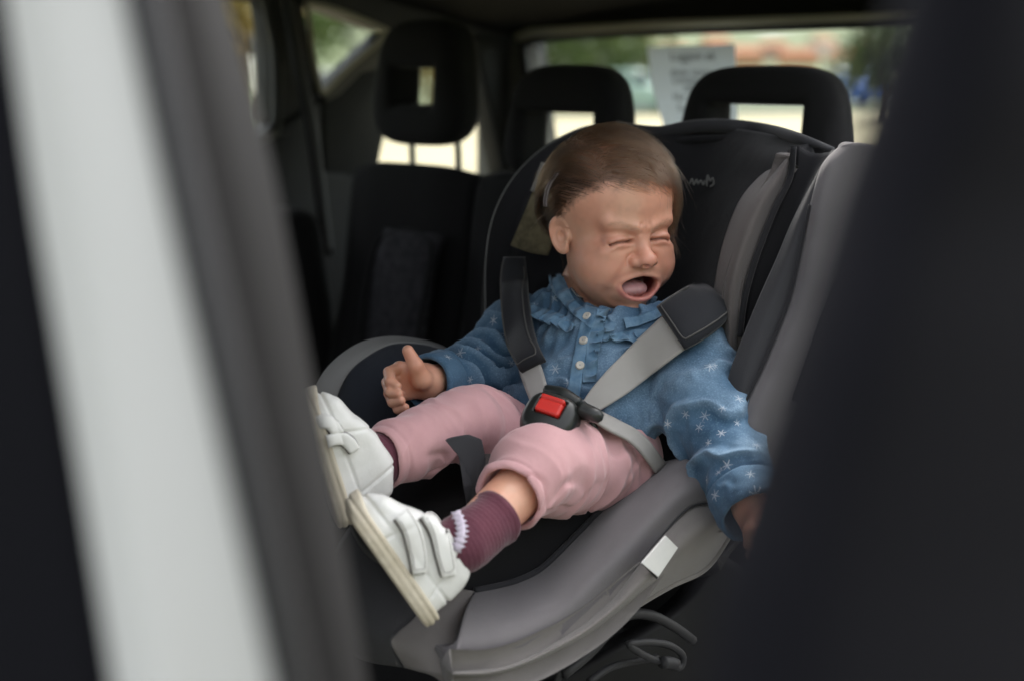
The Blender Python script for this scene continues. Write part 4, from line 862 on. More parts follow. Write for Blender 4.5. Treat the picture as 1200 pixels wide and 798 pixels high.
# ------------------------------------------------------------------ hair
HAIRC = dict(a=(.015, .0075, .0038), b=(.075, .042, .022))
def make_hair():
    def hd(q):                                          # the head without mouth or ears
        d, m = skull(q); return smin(d, ell(m, (2.75, -3.5, -3.9), (2.5, 2.65, 2.6)), 1.5)
    def hn(q):
        n, _ = sdf_grad(hd, q, .1); return n
    N = 13000
    u = RNG.normal(size=(N * 3, 3)); u /= ln(u)[:, None]; c = np.array([0, 1, 1.0]); r = np.full(len(u), 5.0)
    for _ in range(40): r = r - hd(c + u * r[:, None]) * .8
    q = c + u * r[:, None]; s = scalp(q) + RNG.normal(size=len(q)) * .35
    ok = (s > .1) & (q[:, 2] > -6); q = q[ok][:N]; s = s[ok][:N]; n = len(q)
    side = RNG.random(n)
    K = np.array([-.8, 3.8, 8.4]); PX = -3.6           # crown whorl, parting
    steps = 15; L = 6.2 + 2.6 * RNG.random(n)
    front = (q[:, 1] < -3.2) & (np.abs(q[:, 0] - 1.5) < 5); L = np.where(front, np.where(q[:, 0] < .6, 2.0, 2.4) + 1.5 * RNG.random(n), L)
    L = np.where((q[:, 0] < -3.8) & (q[:, 1] < 0), 3.6 + 2.0 * RNG.random(n), L)
    L = np.where((q[:, 1] > 3), 7.0 + 2 * RNG.random(n), L)
    L = np.where((q[:, 1] < .2) & (q[:, 1] >= -3.2) & (q[:, 0] < 1.0), L * .5, L)
    L = np.where((q[:, 0] < -2.0) & (q[:, 1] < -2.5), np.minimum(L, 2.6), L)
    rtlock = (q[:, 0] > 3.6) & (q[:, 1] < .5); L = np.where(rtlock, 5.2 + 2.6 * RNG.random(n), L)
    lift0 = (.12 + .40 * RNG.random(n) ** 1.5) * np.where(q[:, 2] > 4, 1, .55); pts = [q.copy()]; p = q.copy(); bang = front & (RNG.random(n) < .26) & (q[:, 0] > .6)
    for i in range(1, steps):
        nn = hn(p); out = p - K
        right = sstep(PX - 1.6, PX + 1.6, q[:, 0])[:, None]
        dR = np.stack([np.full(n, 1.0), np.full(n, -.80) - .2 * (q[:, 1] > 0), np.full(n, -.25)], 1)
        dR[front] = (1.0, -.42, -.34)
        dR[p[:, 0] > 4.1] = (.10, -.22, -1.0)
        dL = np.stack([np.full(n, -.55), np.full(n, .85), np.where(p[:, 1] < -1.0, .10, -.70)], 1)
        back = sstep(2.5, 5.5, p[:, 1])[:, None]
        dB = out / ln(out)[:, None] * .6 + np.array([0, .25, -.9])
        d = dR * right + dL * (1 - right); d = d * (1 - back) + dB * back
        d[bang] = np.array([.22, -.3, -1.0]) + .25 * (side[bang, None] - .5)
        d = d + .10 * RNG.normal(size=(n, 3)); d = d - nn * (d * nn).sum(1, keepdims=True); d /= ln(d)[:, None] + 1e-9
        if i == 1: dv = d
        dv = .55 * dv + .45 * d; dv /= ln(dv)[:, None]
        p = p + dv * (L / (steps - 1))[:, None]; t = i / (steps - 1)
        lift = lift0 * (1 - (1 - min(t * 3, 1)) ** 2) + .10 * t + np.where(rtlock, .06 * t, 0) + np.where(bang, .15, 0)
        nn = hn(p); e = hd(p) - lift; p = p - nn * (e * np.where(e < 0, 1, .75))[:, None]
        pts.append(p.copy())
    X = np.stack(pts, 1)                                # n, steps, 3
    gi = RNG.choice(n, 300, replace=False); G = X[gi]   # locks gather round guide strands
    own = np.argmin(((q[:, None] - q[gi][None]) ** 2).sum(-1), 1); off = (q - q[gi][own])[:, None]
    t = np.linspace(0, 1, steps)[None, :, None]; am = (.45 + .5 * RNG.random(n))[:, None, None] * sstep(0, .7, t)
    am[bang] *= .12
    gl = .30 * RNG.random(len(gi)); gn = hn(G.reshape(-1, 3)).reshape(G.shape); G = G + gn * (gl[:, None, None] * sstep(0, .5, t))
    X = X * (1 - am) + (G[own] + off * (1 - .55 * t)) * am
    wv = np.stack([vnoise(np.column_stack([q[:, 0] * 2 + k * 31, q[:, 1] * 2, np.full(n, 0.)])) for k in range(3)], 1)
    X = X + wv[:, None] * .22 * t + RNG.normal(size=(n, 1, 3)) * .06 * t
    fly = RNG.random(n) < .022; nn = hn(q); X[fly] += (nn[fly][:, None] * (.5 + .9 * RNG.random((fly.sum(), 1, 1))) + RNG.normal(size=(fly.sum(), 1, 3)) * .5) * t ** 2
    fl = X.reshape(-1, 3); e = hd(fl); m = e < .04; 
    if m.any(): fl[m] -= hn(fl[m]) * (e[m] - .05)[:, None]
    W = h2w(fl) - BASE[child.name]
    cu = bpy.data.hair_curves.new('hair'); cu.add_curves([steps] * n)
    cu.attributes['position'].data.foreach_set('vector', W.astype(np.float32).ravel())
    rad = (np.where(bang, .00008, .00014)[:, None] * np.linspace(1, .35, steps)[None]).astype(np.float32)
    (cu.attributes.get('radius') or cu.attributes.new('radius', 'FLOAT', 'POINT')).data.foreach_set('value', rad.ravel())
    m_ = bpy.data.materials.new('hair'); m_.use_nodes = True; nd = m_.node_tree.nodes; lk = m_.node_tree.links; nd.remove(nd['Principled BSDF'])
    hb = nd.new('ShaderNodeBsdfHairPrincipled'); hb.parametrization = 'COLOR'; hb.inputs['Roughness'].default_value = .22; hb.inputs['Radial Roughness'].default_value = .35
    ci = nd.new('ShaderNodeHairInfo'); mx = nd.new('ShaderNodeMix'); mx.data_type = 'RGBA'; mx.inputs[6].default_value = (*HAIRC['a'], 1); mx.inputs[7].default_value = (*HAIRC['b'], 1)
    lk.new(ci.outputs['Random'], mx.inputs[0]); lk.new(mx.outputs[2], hb.inputs['Color']); lk.new(hb.outputs[0], nd['Material Output'].inputs[0])
    cu.materials.append(m_)
    lk_ = RNG.random(len(gi))[own]; at = cu.attributes.new('lock', 'FLOAT', 'CURVE'); at.data.foreach_set('value', lk_.astype(np.float32))
    an = nd.new('ShaderNodeAttribute'); an.attribute_name = 'lock'; ad = nd.new('ShaderNodeMath'); ad.operation = 'MULTIPLY_ADD'; ad.inputs[1].default_value = .28; lk.new(ci.outputs['Random'], ad.inputs[0]); pw = nd.new('ShaderNodeMath'); pw.operation = 'MULTIPLY'; pw.inputs[1].default_value = .78; lk.new(an.outputs['Fac'], pw.inputs[0]); lk.new(pw.outputs[0], ad.inputs[2]); lk.new(ad.outputs[0], mx.inputs[0])
    o = bpy.data.objects.new('hair', cu); COL.objects.link(o); o.parent = child
make_hair()
# brows and lashes: short fine hairs along the ridge and the closed lids
def facehairs(name, lines, n, ln0, spread, dirf, rad):
    V, F = [], []
    for pts, s in lines:
        P2 = np.array(pts); C = crom(np.column_stack([P2, np.zeros(len(P2))]), n)[:, :2]
        for k in range(n):
            x0, z0 = C[k] + RNG.normal(size=2) * spread; d = np.array(dirf(s, k / n)) + RNG.normal(size=2) * .25
            L = ln0 * (.6 + .7 * RNG.random()); seg = []
            for t in (0, .5, 1): seg.append((x0 + d[0] * L * t, z0 + d[1] * L * t))
            q = np.array([[a, -12.0, b] for a, b in seg])
            for _ in range(40): q[:, 1] += head_core(q) * .85
            q[:, 1] -= np.array([.0, .035, .05 if ln0 < .4 else .02]); q = h2w(q); b0 = len(V); sd = RT * rad; sd2 = UP * rad
            for i, c in enumerate(q):
                f = 1 - .4 * i; V += [c + sd * f, c + sd2 * f, c - sd * f, c - sd2 * f]
            for i in (0, 1):
                for j in range(4): F.append((b0 + i * 4 + j, b0 + i * 4 + (j + 1) % 4, b0 + i * 4 + 4 + (j + 1) % 4, b0 + i * 4 + 4 + j))
    return mesh(name, V, F, M['brow'], child)
M['brow'] = mat('brow', (.15, .08, .045), .6)
facehairs('eyebrows', [(BROW_L, -1), (BROW_R, 1)], 70, .26, .14, lambda s, t: (s * .9, .35 - .5 * t), .00005)
facehairs('eyelashes', [(LID_L, -1), (LID_R, 1)], 40, .22, .03, lambda s, t: (s * .5, -.85), .00006)
# clip in the hair above the ear
cl = [(-6.0, -.2, 4.9), (-6.55, .4, 3.6), (-6.75, .7, 2.3), (-6.75, .7, 1.5)]
for k in range(1):
    M['clip'] = mat('clip', (.15, .13, .135), .4, .5)
    hcl = tube('hair_clip', h2w(np.array(cl) + np.array([-.22, -.1, 0])), .0011, M['clip'], child, n=20)
    tube('clip_bar', h2w(np.array(cl) + np.array([-.20, .42, 0])), .0010, M['clip'], hcl, n=20)
# ------------------------------------------------------------------ clothes
def seg_t(p, a, b):
    ab = b - a; return np.clip(((p - a) @ ab) / (ab @ ab), 0, 1)
def folds(p, axis, f1, f2, seed):
    """soft cloth folds running across 'axis'"""
    s = p @ axis; q = p - s[:, None] * axis
    w = vnoise(q * 24 + seed) * .6 + vnoise(p * 40 + seed) * .35
    a = np.abs(vnoise(np.column_stack([s * f1 + w * 1.2, q @ np.array([.7, .5, .3]) * f2, np.full(len(s), seed * 1.7)])))
    return .5 - a
TW = PEL + np.array([0, 0, -.012])
def torso(p):
    ax = CHEST - PEL; ax = ax / np.linalg.norm(ax); fw = FV - ax * (FV @ ax); fw /= np.linalg.norm(fw); sd = np.cross(ax, fw)
    q = p - PEL; u = q @ sd; v = q @ fw; t = q @ ax; L = np.linalg.norm(CHEST - PEL)
    wd = np.interp(t, [-.05, 0, .4 * L, L, L + .07], [.082, .088, .088, .088, .05]); dp = np.interp(t, [-.05, 0, .35 * L, L, L + .07], [.066, .072, .073, .062, .042])
    k = np.sqrt((u / wd) ** 2 + (v / dp) ** 2); d = (k - 1) * np.minimum(wd, dp)
    return smax(smax(d, t - (L + .055), .035), -(t + .045), .012)
def sleeve(p, a, e, w_, r):
    return chain(p, [a, e, w_], r, .012)
AL = EL_L - SH_L; FL = WR_L - EL_L; AR_ = EL_R - SH_R; FR = WR_R - EL_R
unit = lambda v: v / np.linalg.norm(v)
CUF_L = WR_L + unit(FL) * .012; CUF_R = WR_R - unit(FR) * -.004
def jacket_raw(p):
    d = torso(p)
    d = smin(d, cap(p, SH_L, SH_R, .040, .040), .03)
    sl_ = chain(p, [SH_L, EL_L, CUF_L], [.043, .038, .0315], .015); sr = chain(p, [SH_R, EL_R, CUF_R], [.041, .035, .0265], .015)
    # open cuffs
    cl = (p - CUF_L) @ unit(FL); cr = (p - CUF_R) @ unit(FR)
    sl_ = smax(sl_, cl, .004); sr = smax(sr, cr, .004)
    d = smin(smin(d, sl_, .022), sr, .022)
    d = smin(d, chain(p, [P(702, 352, 1.495), P(697, 372, 1.49)], [.050, .060], .02), .02)
    return d
def jacket_sdf(p):
    d = jacket_raw(p); n = np.flatnonzero(np.abs(d) < .02)
    if len(n):
        q = p[n]; ax = unit(CHEST - PEL)
        tl = np.minimum(ln(q - (EL_L + .5 * (WR_L - EL_L))), ln(q - SH_L - .5 * (EL_L - SH_L))); al = sstep(.12, .05, tl)
        tr = np.minimum(ln(q - (EL_R + .5 * (WR_R - EL_R))), ln(q - SH_R - .5 * (EL_R - SH_R))); ar = sstep(.11, .05, tr)
        f = folds(q, unit(WR_L - SH_L), 36, 12, 3.1) * al + folds(q, unit(WR_R - SH_R), 44, 14, 8.2) * ar
        tt = np.clip((q - PEL) @ ax / .16, -.3, 1.3)
        gath = np.sin(((q - PEL) @ unit(np.cross(ax, FV))) * 420 + 2.5 * vnoise(q * 30)) * .5
        f = f + (1 - np.clip(al + ar, 0, 1)) * (folds(q, ax, 32, 16, 5.5) * .9 + .28 * gath * sstep(.25, .8, tt))
        cl = (q - CUF_L) @ unit(FL); cr = (q - CUF_R) @ unit(FR)
        cm = np.maximum(np.exp(-(np.maximum(0, -cl - .030) / .01) ** 2) * (ln(q - CUF_L) < .06), np.exp(-(np.maximum(0, -cr - .026) / .01) ** 2) * (ln(q - CUF_R) < .06))
        f = f - .24; jacket_sdf.f = (n, (f + .24) * (1 - .85 * cm))
        d2 = d[n] - .0165 * f * (1 - .85 * cm) + .0012 * vnoise(q * 120)
        for c_, h_, C in ((cl, .030, CUF_L), (cr, .026, CUF_R)):
            d2 = d2 + (ln(q - C) < .06) * (.0026 * np.exp(-((c_ + h_ + .002) / .0022) ** 2) - .0016 * (c_ > -h_))
        d[n] = d2
    # hollow: neck, jaw and cuffs
    hq = w2h(p); d = smax(d, -ell(hq, (0, -2.2, -4.9), (5.1, 5.3, 4.5)) * .01, .004)
    d = smax(d, -chain(p, [HC + HR @ np.array([0, 0, -.03]), NECK[0], NECK[1]], [.047, .047, .040], .01), .006)
    d = smax(d, -cap(p, WR_L - unit(FL) * .03, WR_L + unit(FL) * .02, .024, .0285), .003)
    d = smax(d, -cap(p, WR_R - unit(FR) * .03, WR_R + unit(FR) * .02, .0195, .0235), .003)
    return d
fold_pale = None
V, F = mesh_sdf(jacket_sdf, np.array([-.20, .90, .70]), np.array([.36, 1.72, 1.14]), .0017, margin=.010)
fold_pale = np.zeros(len(V))
for i in range(0, len(V), 300000):
    jacket_sdf(V[i:i + 300000]); n_, f_ = jacket_sdf.f; fold_pale[i + n_] = f_
# printed snowflakes: each vertex knows its place relative to the nearest flake
fl_px = []
r2 = np.random.default_rng(5)
for (x0, y0, x1, y1, n_) in ((775, 420, 915, 620, 26), (500, 375, 612, 480, 13), (612, 300, 690, 360, 7), (770, 320, 850, 420, 4), (615, 400, 800, 500, 9)):
    got = []; tries = 0
    while len(got) < n_ and tries < 4000:
        tries += 1; c = np.array([r2.uniform(x0, x1), r2.uniform(y0, y1)])
        if all(np.hypot(*(c - g2)) > 19 for g2 in got): got.append(c)
    fl_px += got
fl_px = np.array(fl_px + [(885, 578), (852, 545), (842, 553), (826, 487), (508, 440), (525, 418), (838, 428)])
X, nn, hit = trace(jacket_sdf, fl_px[:, 0], fl_px[:, 1]); X = X[hit]; nn = nn[hit]
ang = r2.uniform(0, 6.28, len(X)); rad_ = r2.uniform(.0036, .0066, len(X)); best = np.full(len(V), 99.); fu = np.zeros(len(V)); fv = np.zeros(len(V))
for c, n_, a, r_ in zip(X, nn, ang, rad_):
    t1 = np.cross(n_, [.3, .2, .9]); t1 /= np.linalg.norm(t1); t2 = np.cross(n_, t1); e1 = math.cos(a) * t1 + math.sin(a) * t2; e2 = np.cross(n_, e1)
    q = (V - c) / r_; dd = ln(q); m = dd < best; best[m] = dd[m]; fu[m] = (q @ e1)[m]; fv[m] = (q @ e2)[m]
def denim():
    m = mat('denim', (.030, .078, .142), .82, .3, sheen=.1, var=(18, (.105, .195, .300), .75), bump=[(60, .25, .002, 'noise'), (1500, .45, .0005, 'noise')])
    n = m.node_tree.nodes; l = m.node_tree.links; b = n['Principled BSDF']; base = b.inputs['Base Color'].links[0].from_socket
    def at(k):
        a = n.new('ShaderNodeAttribute'); a.attribute_name = k; return a.outputs['Fac']
    def mt(op, a, b_=None, cl=False):
        q = n.new('ShaderNodeMath'); q.operation = op; q.use_clamp = cl
        for i, v in enumerate((a, b_)):
            if v is None: continue
            if isinstance(v, (int, float)): q.inputs[i].default_value = v
            else: l.new(v, q.inputs[i])
        return q.outputs[0]
    u, v, fd = at('fu'), at('fv'), at('fd'); r = mt('SQRT', mt('ADD', mt('MULTIPLY', u, u), mt('MULTIPLY', v, v))); th = mt('ARCTAN2', v, u)
    arm = mt('MULTIPLY', r, mt('ABSOLUTE', mt('SINE', mt('MULTIPLY', th, 3))))                 # distance to the six arms
    thin = mt('MULTIPLY', mt('SUBTRACT', .24, arm), 9, True); thin = mt('MULTIPLY', thin, mt('MULTIPLY', mt('SUBTRACT', 1.0, r), 9, True))
    petal = mt('MULTIPLY', mt('SUBTRACT', mt('ADD', .5, mt('MULTIPLY', .28, mt('COSINE', mt('MULTIPLY', th, 6)))), r), 7, True)
    msk = mt('MAXIMUM', thin, mt('MULTIPLY', petal, .7)); msk = mt('MULTIPLY', msk, mt('LESS_THAN', fd, 1.15)); nz = n.new('ShaderNodeTexNoise'); nz.inputs['Scale'].default_value = 55; tc0 = n.new('ShaderNodeTexCoord'); l.new(tc0.outputs['Object'], nz.inputs['Vector']); msk = mt('MULTIPLY', msk, mt('MULTIPLY', mt('SUBTRACT', nz.outputs['Fac'], .18), 1.5, True))
    # fine twill and worn pale threads
    tc = n.new('ShaderNodeTexCoord'); no = n.new('ShaderNodeTexNoise'); no.inputs['Scale'].default_value = 620; no.inputs['Detail'].default_value = 3; l.new(tc.outputs['Object'], no.inputs['Vector'])
    mx0 = n.new('ShaderNodeMix'); mx0.data_type = 'RGBA'; l.new(base, mx0.inputs[6]); mx0.inputs[7].default_value = (.14, .24, .345, 1)
    l.new(mt('MULTIPLY', mt('SUBTRACT', no.outputs['Fac'], .54), 3.0, True), mx0.inputs[0])
    # colour mixed paler along the raised folds
    wr = n.new('ShaderNodeMapRange'); wr.inputs[1].default_value = .12; wr.inputs[2].default_value = .62; l.new(at('fold_pale'), wr.inputs[0])
    mw = n.new('ShaderNodeMix'); mw.data_type = 'RGBA'; l.new(mt('MULTIPLY', mt('MULTIPLY', wr.outputs[0], no.outputs['Fac']), 1.1, True), mw.inputs[0]); l.new(mx0.outputs[2], mw.inputs[6]); mw.inputs[7].default_value = (.27, .39, .51, 1)
    mx = n.new('ShaderNodeMix'); mx.data_type = 'RGBA'; l.new(msk, mx.inputs[0]); l.new(mw.outputs[2], mx.inputs[6]); mx.inputs[7].default_value = (.60, .63, .67, 1); l.new(mx.outputs[2], b.inputs['Base Color'])
    return m
M['denim'] = denim()
jk = npmesh('denim_jacket', V, F, M['denim'], child, {'fu': fu, 'fv': fv, 'fd': best, 'fold_pale': fold_pale})
M['denim2'] = mat('denim_plain', (.075, .160, .260), .82, .3, sheen=.1, var=(60, (.20, .315, .42), .8), bump=[(300, .4, .0015, 'noise'), (1500, .45, .0005, 'noise')])
def ruffle(name, pts, width, amp, freq, lift0=.004, seed=0, n=240, nw=9, M_=None):
    """gathered frill sewn on along pixel points; its free edge flutes"""
    C = crom(np.array([(a, b, 0) for a, b in pts]), n)[:, :2]; T = np.gradient(C, axis=0); T /= np.linalg.norm(T, axis=1, keepdims=True); Nn = np.stack([-T[:, 1], T[:, 0]], 1)
    s = np.linspace(0, 1, nw); ph = np.cumsum(1 + .5 * vnoise(np.column_stack([np.arange(n) * .12, np.full(n, seed), np.zeros(n)]))) / n * 2 * math.pi * freq
    Q = C[:, None] + Nn[:, None] * (s[None, :, None] * width) + T[:, None] * (np.cos(ph)[:, None, None] * s[None, :, None] * 2.4)
    X, nn, hit = trace(jacket_sdf, Q[..., 0].ravel(), Q[..., 1].ravel()); X = X.reshape(n, nw, 3); nn = nn.reshape(n, nw, 3)
    for _ in range(4): X[1:-1] = .25 * X[:-2] + .5 * X[1:-1] + .25 * X[2:]
    nn = np.stack([crom(nn[::30, j], n) for j in range(nw)], 1); nn /= np.linalg.norm(nn, axis=2, keepdims=True)
    lf = lift0 + (amp * (.62 + .5 * np.sin(ph))[:, None] * (s ** 1.2)[None])
    G = X + nn * lf[..., None]; B = G - nn * .0012
    V = np.vstack([G.reshape(-1, 3), B.reshape(-1, 3)]); m = n * nw; F = grid_faces(n, nw) + [tuple(reversed(f)) for f in grid_faces(n, nw, m)]
    rim = [i * nw for i in range(n)] + [(n - 1) * nw + j for j in range(1, nw)] + [i * nw + nw - 1 for i in range(n - 2, -1, -1)] + [j for j in range(nw - 2, 0, -1)]
    for k in range(len(rim)):
        a, b = rim[k], rim[(k + 1) % len(rim)]; F.append((b, a, a + m, b + m))
    return mesh(name, V, F, M_ or M['denim2'], jk)
ruffle('yoke_frill', [(618, 352), (632, 361), (648, 368), (664, 375), (678, 383)], 15, .010, 6.5, seed=1)
ruffle('yoke_frill', [(814, 356), (792, 371), (764, 383), (738, 390), (716, 392), (700, 388)], -13, .006, 8, seed=5)
ruffle('placket_frill', [(700, 366), (694, 384), (690, 402), (686, 424), (684, 450)], -15, .0085, 7, seed=9)
ruffle('collar', [(652, 306), (660, 330), (674, 355), (698, 372), (722, 380)], 14, .0055, 1.2, lift0=.003, seed=3, M_=M['denim2'])
ruffle('collar', [(808, 326), (796, 346), (776, 360), (752, 370), (730, 375)], -12, .0055, 1.2, lift0=.003, seed=4, M_=M['denim2'])
plk, _ = ribbon('placket', jacket_sdf, [(693, 362), (688, 384), (682, 410), (676, 440), (672, 470)], 15, M['denim2'], jk, lift=.001, thick=.0022, n=40)
M['button'] = mat('button', (.55, .52, .46), .35, .5, var=(60, (.42, .40, .36), .5))
for px, py in ((690, 374), (686, 402), (680, 430)):
    X, nn, _ = trace(jacket_sdf, px, py); c = X[0] + nn[0] * .0050; n_ = nn[0]; a = np.cross(n_, [.2, .1, .9]); a /= np.linalg.norm(a); b = np.cross(n_, a)
    V = []; F = []
    for k, (rr, hh) in enumerate(((.0042, -.003), (.0044, 0), (.0036, .0012), (.0026, .0007), (0.0006, .0007))):
        for j in range(16): V.append(c + rr * (math.cos(j * math.pi / 8) * a + math.sin(j * math.pi / 8) * b) + hh * n_)
    for k in range(4):
        for j in range(16): F.append((k * 16 + j, k * 16 + (j + 1) % 16, k * 16 + 16 + (j + 1) % 16, k * 16 + 16 + j))
    mesh('button', V, F, M['button'], jk)
# lanyard of the dummy: a thin pale cord across the collar with a bead
tube('neck_cord', [trace(jacket_sdf, a, b + 6)[0][0] - FW * .010 for a, b in ((668, 318), (670, 334), (682, 344), (697, 343), (702, 340), (706, 350), (714, 358))], .0007, M['cs_rim'], child, n=50)
X = trace(jacket_sdf, 701, 341)[0][0] - FW * .014
V, F = mesh_sdf(lambda p: sph(p, X, .0028), X - .006, X + .006, .0007); npmesh('bead', V, F, M['button'], child)
# --- trousers
HEM_L = P(597, 583, 1.217); HEM_R = P(447, 537, 1.262)
def trousers_sdf(p):
    d = chain(p, [HIP_L, KN_L, HEM_L], [.047, .040, .0305], .02); d2 = chain(p, [HIP_R, KN_R, HEM_R], [.048, .035, .0270], .02)
    tl = unit(HEM_L - KN_L); tr = unit(HEM_R - KN_R)
    d = smax(d, (p - HEM_L) @ tl, .004); d2 = smax(d2, (p - HEM_R) @ tr, .004)
    d = smin(smin(d, d2, .012), ell(p, PEL - np.array([0, 0, .01]), (.078, .078, .060)), .02)
    n = np.flatnonzero(np.abs(d) < .02)
    if len(n):
        q = p[n]; wl = sstep(.13, .05, ln(q - KN_L)) ; wr = sstep(.13, .05, ln(q - KN_R))
        bk = 1.0 - .55 * np.maximum(sstep(.07, .02, ln(q - KN_L - np.array([0, -.02, .03]))), sstep(.07, .02, ln(q - KN_R - np.array([0, -.02, .03]))))
        f = folds(q, unit(HIP_L - KN_L), 46, 9, 4.4) * sstep(.03, -.03, ln(q - .5 * (HIP_L + KN_L)) - ln(q - .5 * (HIP_R + KN_R))) + folds(q, unit(HEM_R - HIP_R), 34, 9, 9.4) * sstep(-.03, .03, ln(q - .5 * (HIP_L + KN_L)) - ln(q - .5 * (HIP_R + KN_R)))
        crease = .5 * folds(q, unit(HEM_L - HIP_L), 70, 12, 2.2)
        d2 = d[n] - 0.0150 * ((f - .24) * .8 + (crease - .12) * .6) * bk
        for C, t in ((HEM_L, tl), (HEM_R, tr)):
            c = (q - C) @ t; d2 = d2 + (ln(q - C) < .07) * (.0012 * np.exp(-((c + .010) / .0014) ** 2))
        d[n] = d2
    if len(n):
        vl = np.abs(vnoise(np.column_stack([(q @ unit(HEM_L - HIP_L)) * 30 + vnoise(q * 35) * .8, q @ unit(np.cross(HEM_L - HIP_L, ZV)) * 11, q[:, 2] * 11])))
        d[n] = d[n] + .0026 * np.exp(-(vl / .07) ** 2) * sstep(-.1, .3, vnoise(q * 18 + 4))
    d = smax(d, -cap(p, HEM_L - tl * .012, HEM_L + tl * .02, .0262, .0275), .003)
    d = smax(d, -cap(p, HEM_R - tr * .012, HEM_R + tr * .02, .0232, .0242), .003)
    return d
V, F = mesh_sdf(trousers_sdf, np.array([-.30, .9, .62]), np.array([.28, 1.62, .98]), .0019, margin=.008)
M['pink'] = mat('pink', (.63, .365, .375), .85, .3, sheen=.35, var=(30, (.57, .315, .33), .7), bump=[(260, .22, .0010, 'noise'), (1900, .5, .0004, 'noise')])
npmesh('trousers', V, F, M['pink'], child)
# --- socks
M['sock'] = mat('sock', (.135, .042, .062), .9, .3, sheen=.3, var=(60, (.10, .03, .048), .8), bump=[(700, .6, .0010, 'noise')])
def sock(a, b, r0, r1, name='sock'):
    t = unit(b - a)
    def f(p):
        d = cap(p, a, b, r0, r1); s = (p - a) @ t
        d = d - .0011 * np.sin(s * 1500) * .2 - .0034 * folds(p, t, 50, 14, 7.)
        return smax(d, -s, .002)
    V, F = mesh_sdf(f, np.minimum(a, b) - .05, np.maximum(a, b) + .05, .0016, margin=.005); return npmesh(name, V, F, M['sock'], child), f
sk, skf = sock(P(586, 603, 1.200), P(540, 638, 1.17), .0232, .0235)
sock(KN_R + .62 * (AN_R - KN_R), AN_R + .02 * (AN_R - KN_R), .0262, .0225)
# --- shoes
M['leather'] = mat('leather', (.82, .82, .79), .48, .45, var=(40, (.70, .69, .65), .6), bump=[(90, .3, .0015, 'noise'), (700, .2, .0005, 'noise')])
M['sole'] = mat('sole', (.68, .62, .50), .6, .4, var=(35, (.50, .43, .31), .75), bump=[(140, .3, .0012, 'noise')])
M['strap_edge'] = mat('strap_edge', (.10, .09, .085), .8)
def shoe(C, toe, dn, L, wd, hold):
    """C: centre of the foot bed; toe: unit towards the toes; dn: unit out of the sole"""
    toe = unit(toe); dn = unit(dn - toe * (dn @ toe)); sd = np.cross(dn, toe)
    loc = lambda p: np.stack([(p - C) @ toe, (p - C) @ sd, -(p - C) @ dn], 1)
    def outline(x, y):
        u = np.abs(x / (L / 2)); wy = wd / 2 * np.interp(x / L, [-.5, -.3, 0, .25, .4, .5], [.80, .86, .90, 1.06, 1.0, .85])
        return ((np.abs(x / (L / 2)) ** 3.2 + np.abs(y / wy) ** 2.6) ** (1 / 2.8) - 1) * wd * .42
    def upper(p):
        q = loc(p); x, y, z = q.T; sh = .0
        top = np.interp(x / L, [-.5, -.42, -.2, .05, .25, .42, .5], [.037, .046, .051, .044, .031, .024, .018])
        taper = np.clip(z / .06, 0, 1); d = outline(x, y * (1 + .42 * taper ** 1.5)) + .004 * taper
        d = smax(d, z - top, .014); d = smax(d, -z - .002, .003)
        d = d - .0012 * vnoise(q * 60) - .0010 * np.abs(vnoise(np.stack([x * 90, y * 30, z * 30], 1))) * sstep(.1 * L, .3 * L, x) * 1.2
        seam = np.minimum(np.abs(x - .20 * L + .25 * z), np.minimum(np.abs(x + .30 * L - .35 * (z - .02)), np.abs(z - .011 + .05 * x))); d = d + .0012 * np.exp(-(seam / .0013) ** 2) - .0012 * sstep(.0, .004, x - .20 * L + .25 * z) * 0
        return d
    def sole(p):
        q = loc(p); x, y, z = q.T; d = outline(x, y) - .0028; b = np.abs(z + .0055 - .004 * (x / L > .35) * ((x / L - .35) / .15) ** 2) - .0075
        d = smax(d, b, .004); d = d + .0010 * np.exp(-((z + .003) / .0011) ** 2) + .0007 * np.exp(-((z + .009) / .001) ** 2)
        return d
    root = None
    bb = np.array([.095] * 3)
    V, F = mesh_sdf(upper, C - bb, C + bb, .0015, margin=.005); up_ = npmesh('shoe', V, F, M['leather'], child)
    V, F = mesh_sdf(sole, C - bb, C + bb, .0015, margin=.005); npmesh('sole', V, F, M['sole'], up_)
    return up_, upper, loc
def shoe_axes(toe_px, heel_px, c_px, d, tz, dnv):
    t = np.array([toe_px[0] - heel_px[0], 0, -(toe_px[1] - heel_px[1])], float); t /= np.linalg.norm(t)
    toe = t[0] * RT + t[2] * UP - tz * FW; dn = dnv[0] * RT + dnv[1] * UP - dnv[2] * FW
    return P(*c_px, d), unit(toe), unit(dn)
C, toe, dn = shoe_axes((410, 602), (492, 724), (463, 652), 1.150, .14, (-.84, -.50, .18))
shl, fl_, _ = shoe(C, toe, dn, .114, .055, None)
for pts in ([(468, 604), (480, 620), (487, 645), (490, 671)], [(497, 603), (511, 622), (519, 648), (524, 674)]):
    hk, tp = ribbon('hook_strap', fl_, pts, [17, 20, 20, 16], M['leather'], shl, lift=.0024, thick=.0026, n=40, nw=9, puff=.001, edge=M['strap_edge'])
    tube('stitching', np.vstack([tp[1:-3, 1], tp[-4, 2:-2], tp[-4:1:-1, -2]])[::2], .0005, M['stitch'], hk, n=60, k=4)
C, toe, dn = shoe_axes((358, 462), (402, 606), (387, 534), 1.235, .10, (-.90, -.25, .22))
shr, fr_, _ = shoe(C, toe, dn, .114, .055, None)
for pts in ([(364, 496), (376, 494), (388, 498), (396, 508)], [(384, 516), (396, 513), (407, 517), (414, 527)]):
    ribbon('hook_strap', fr_, pts, [13, 15, 15, 13], M['leather'], shr, lift=.0024, thick=.0026, n=40, nw=9, puff=.001, edge=M['strap_edge'])
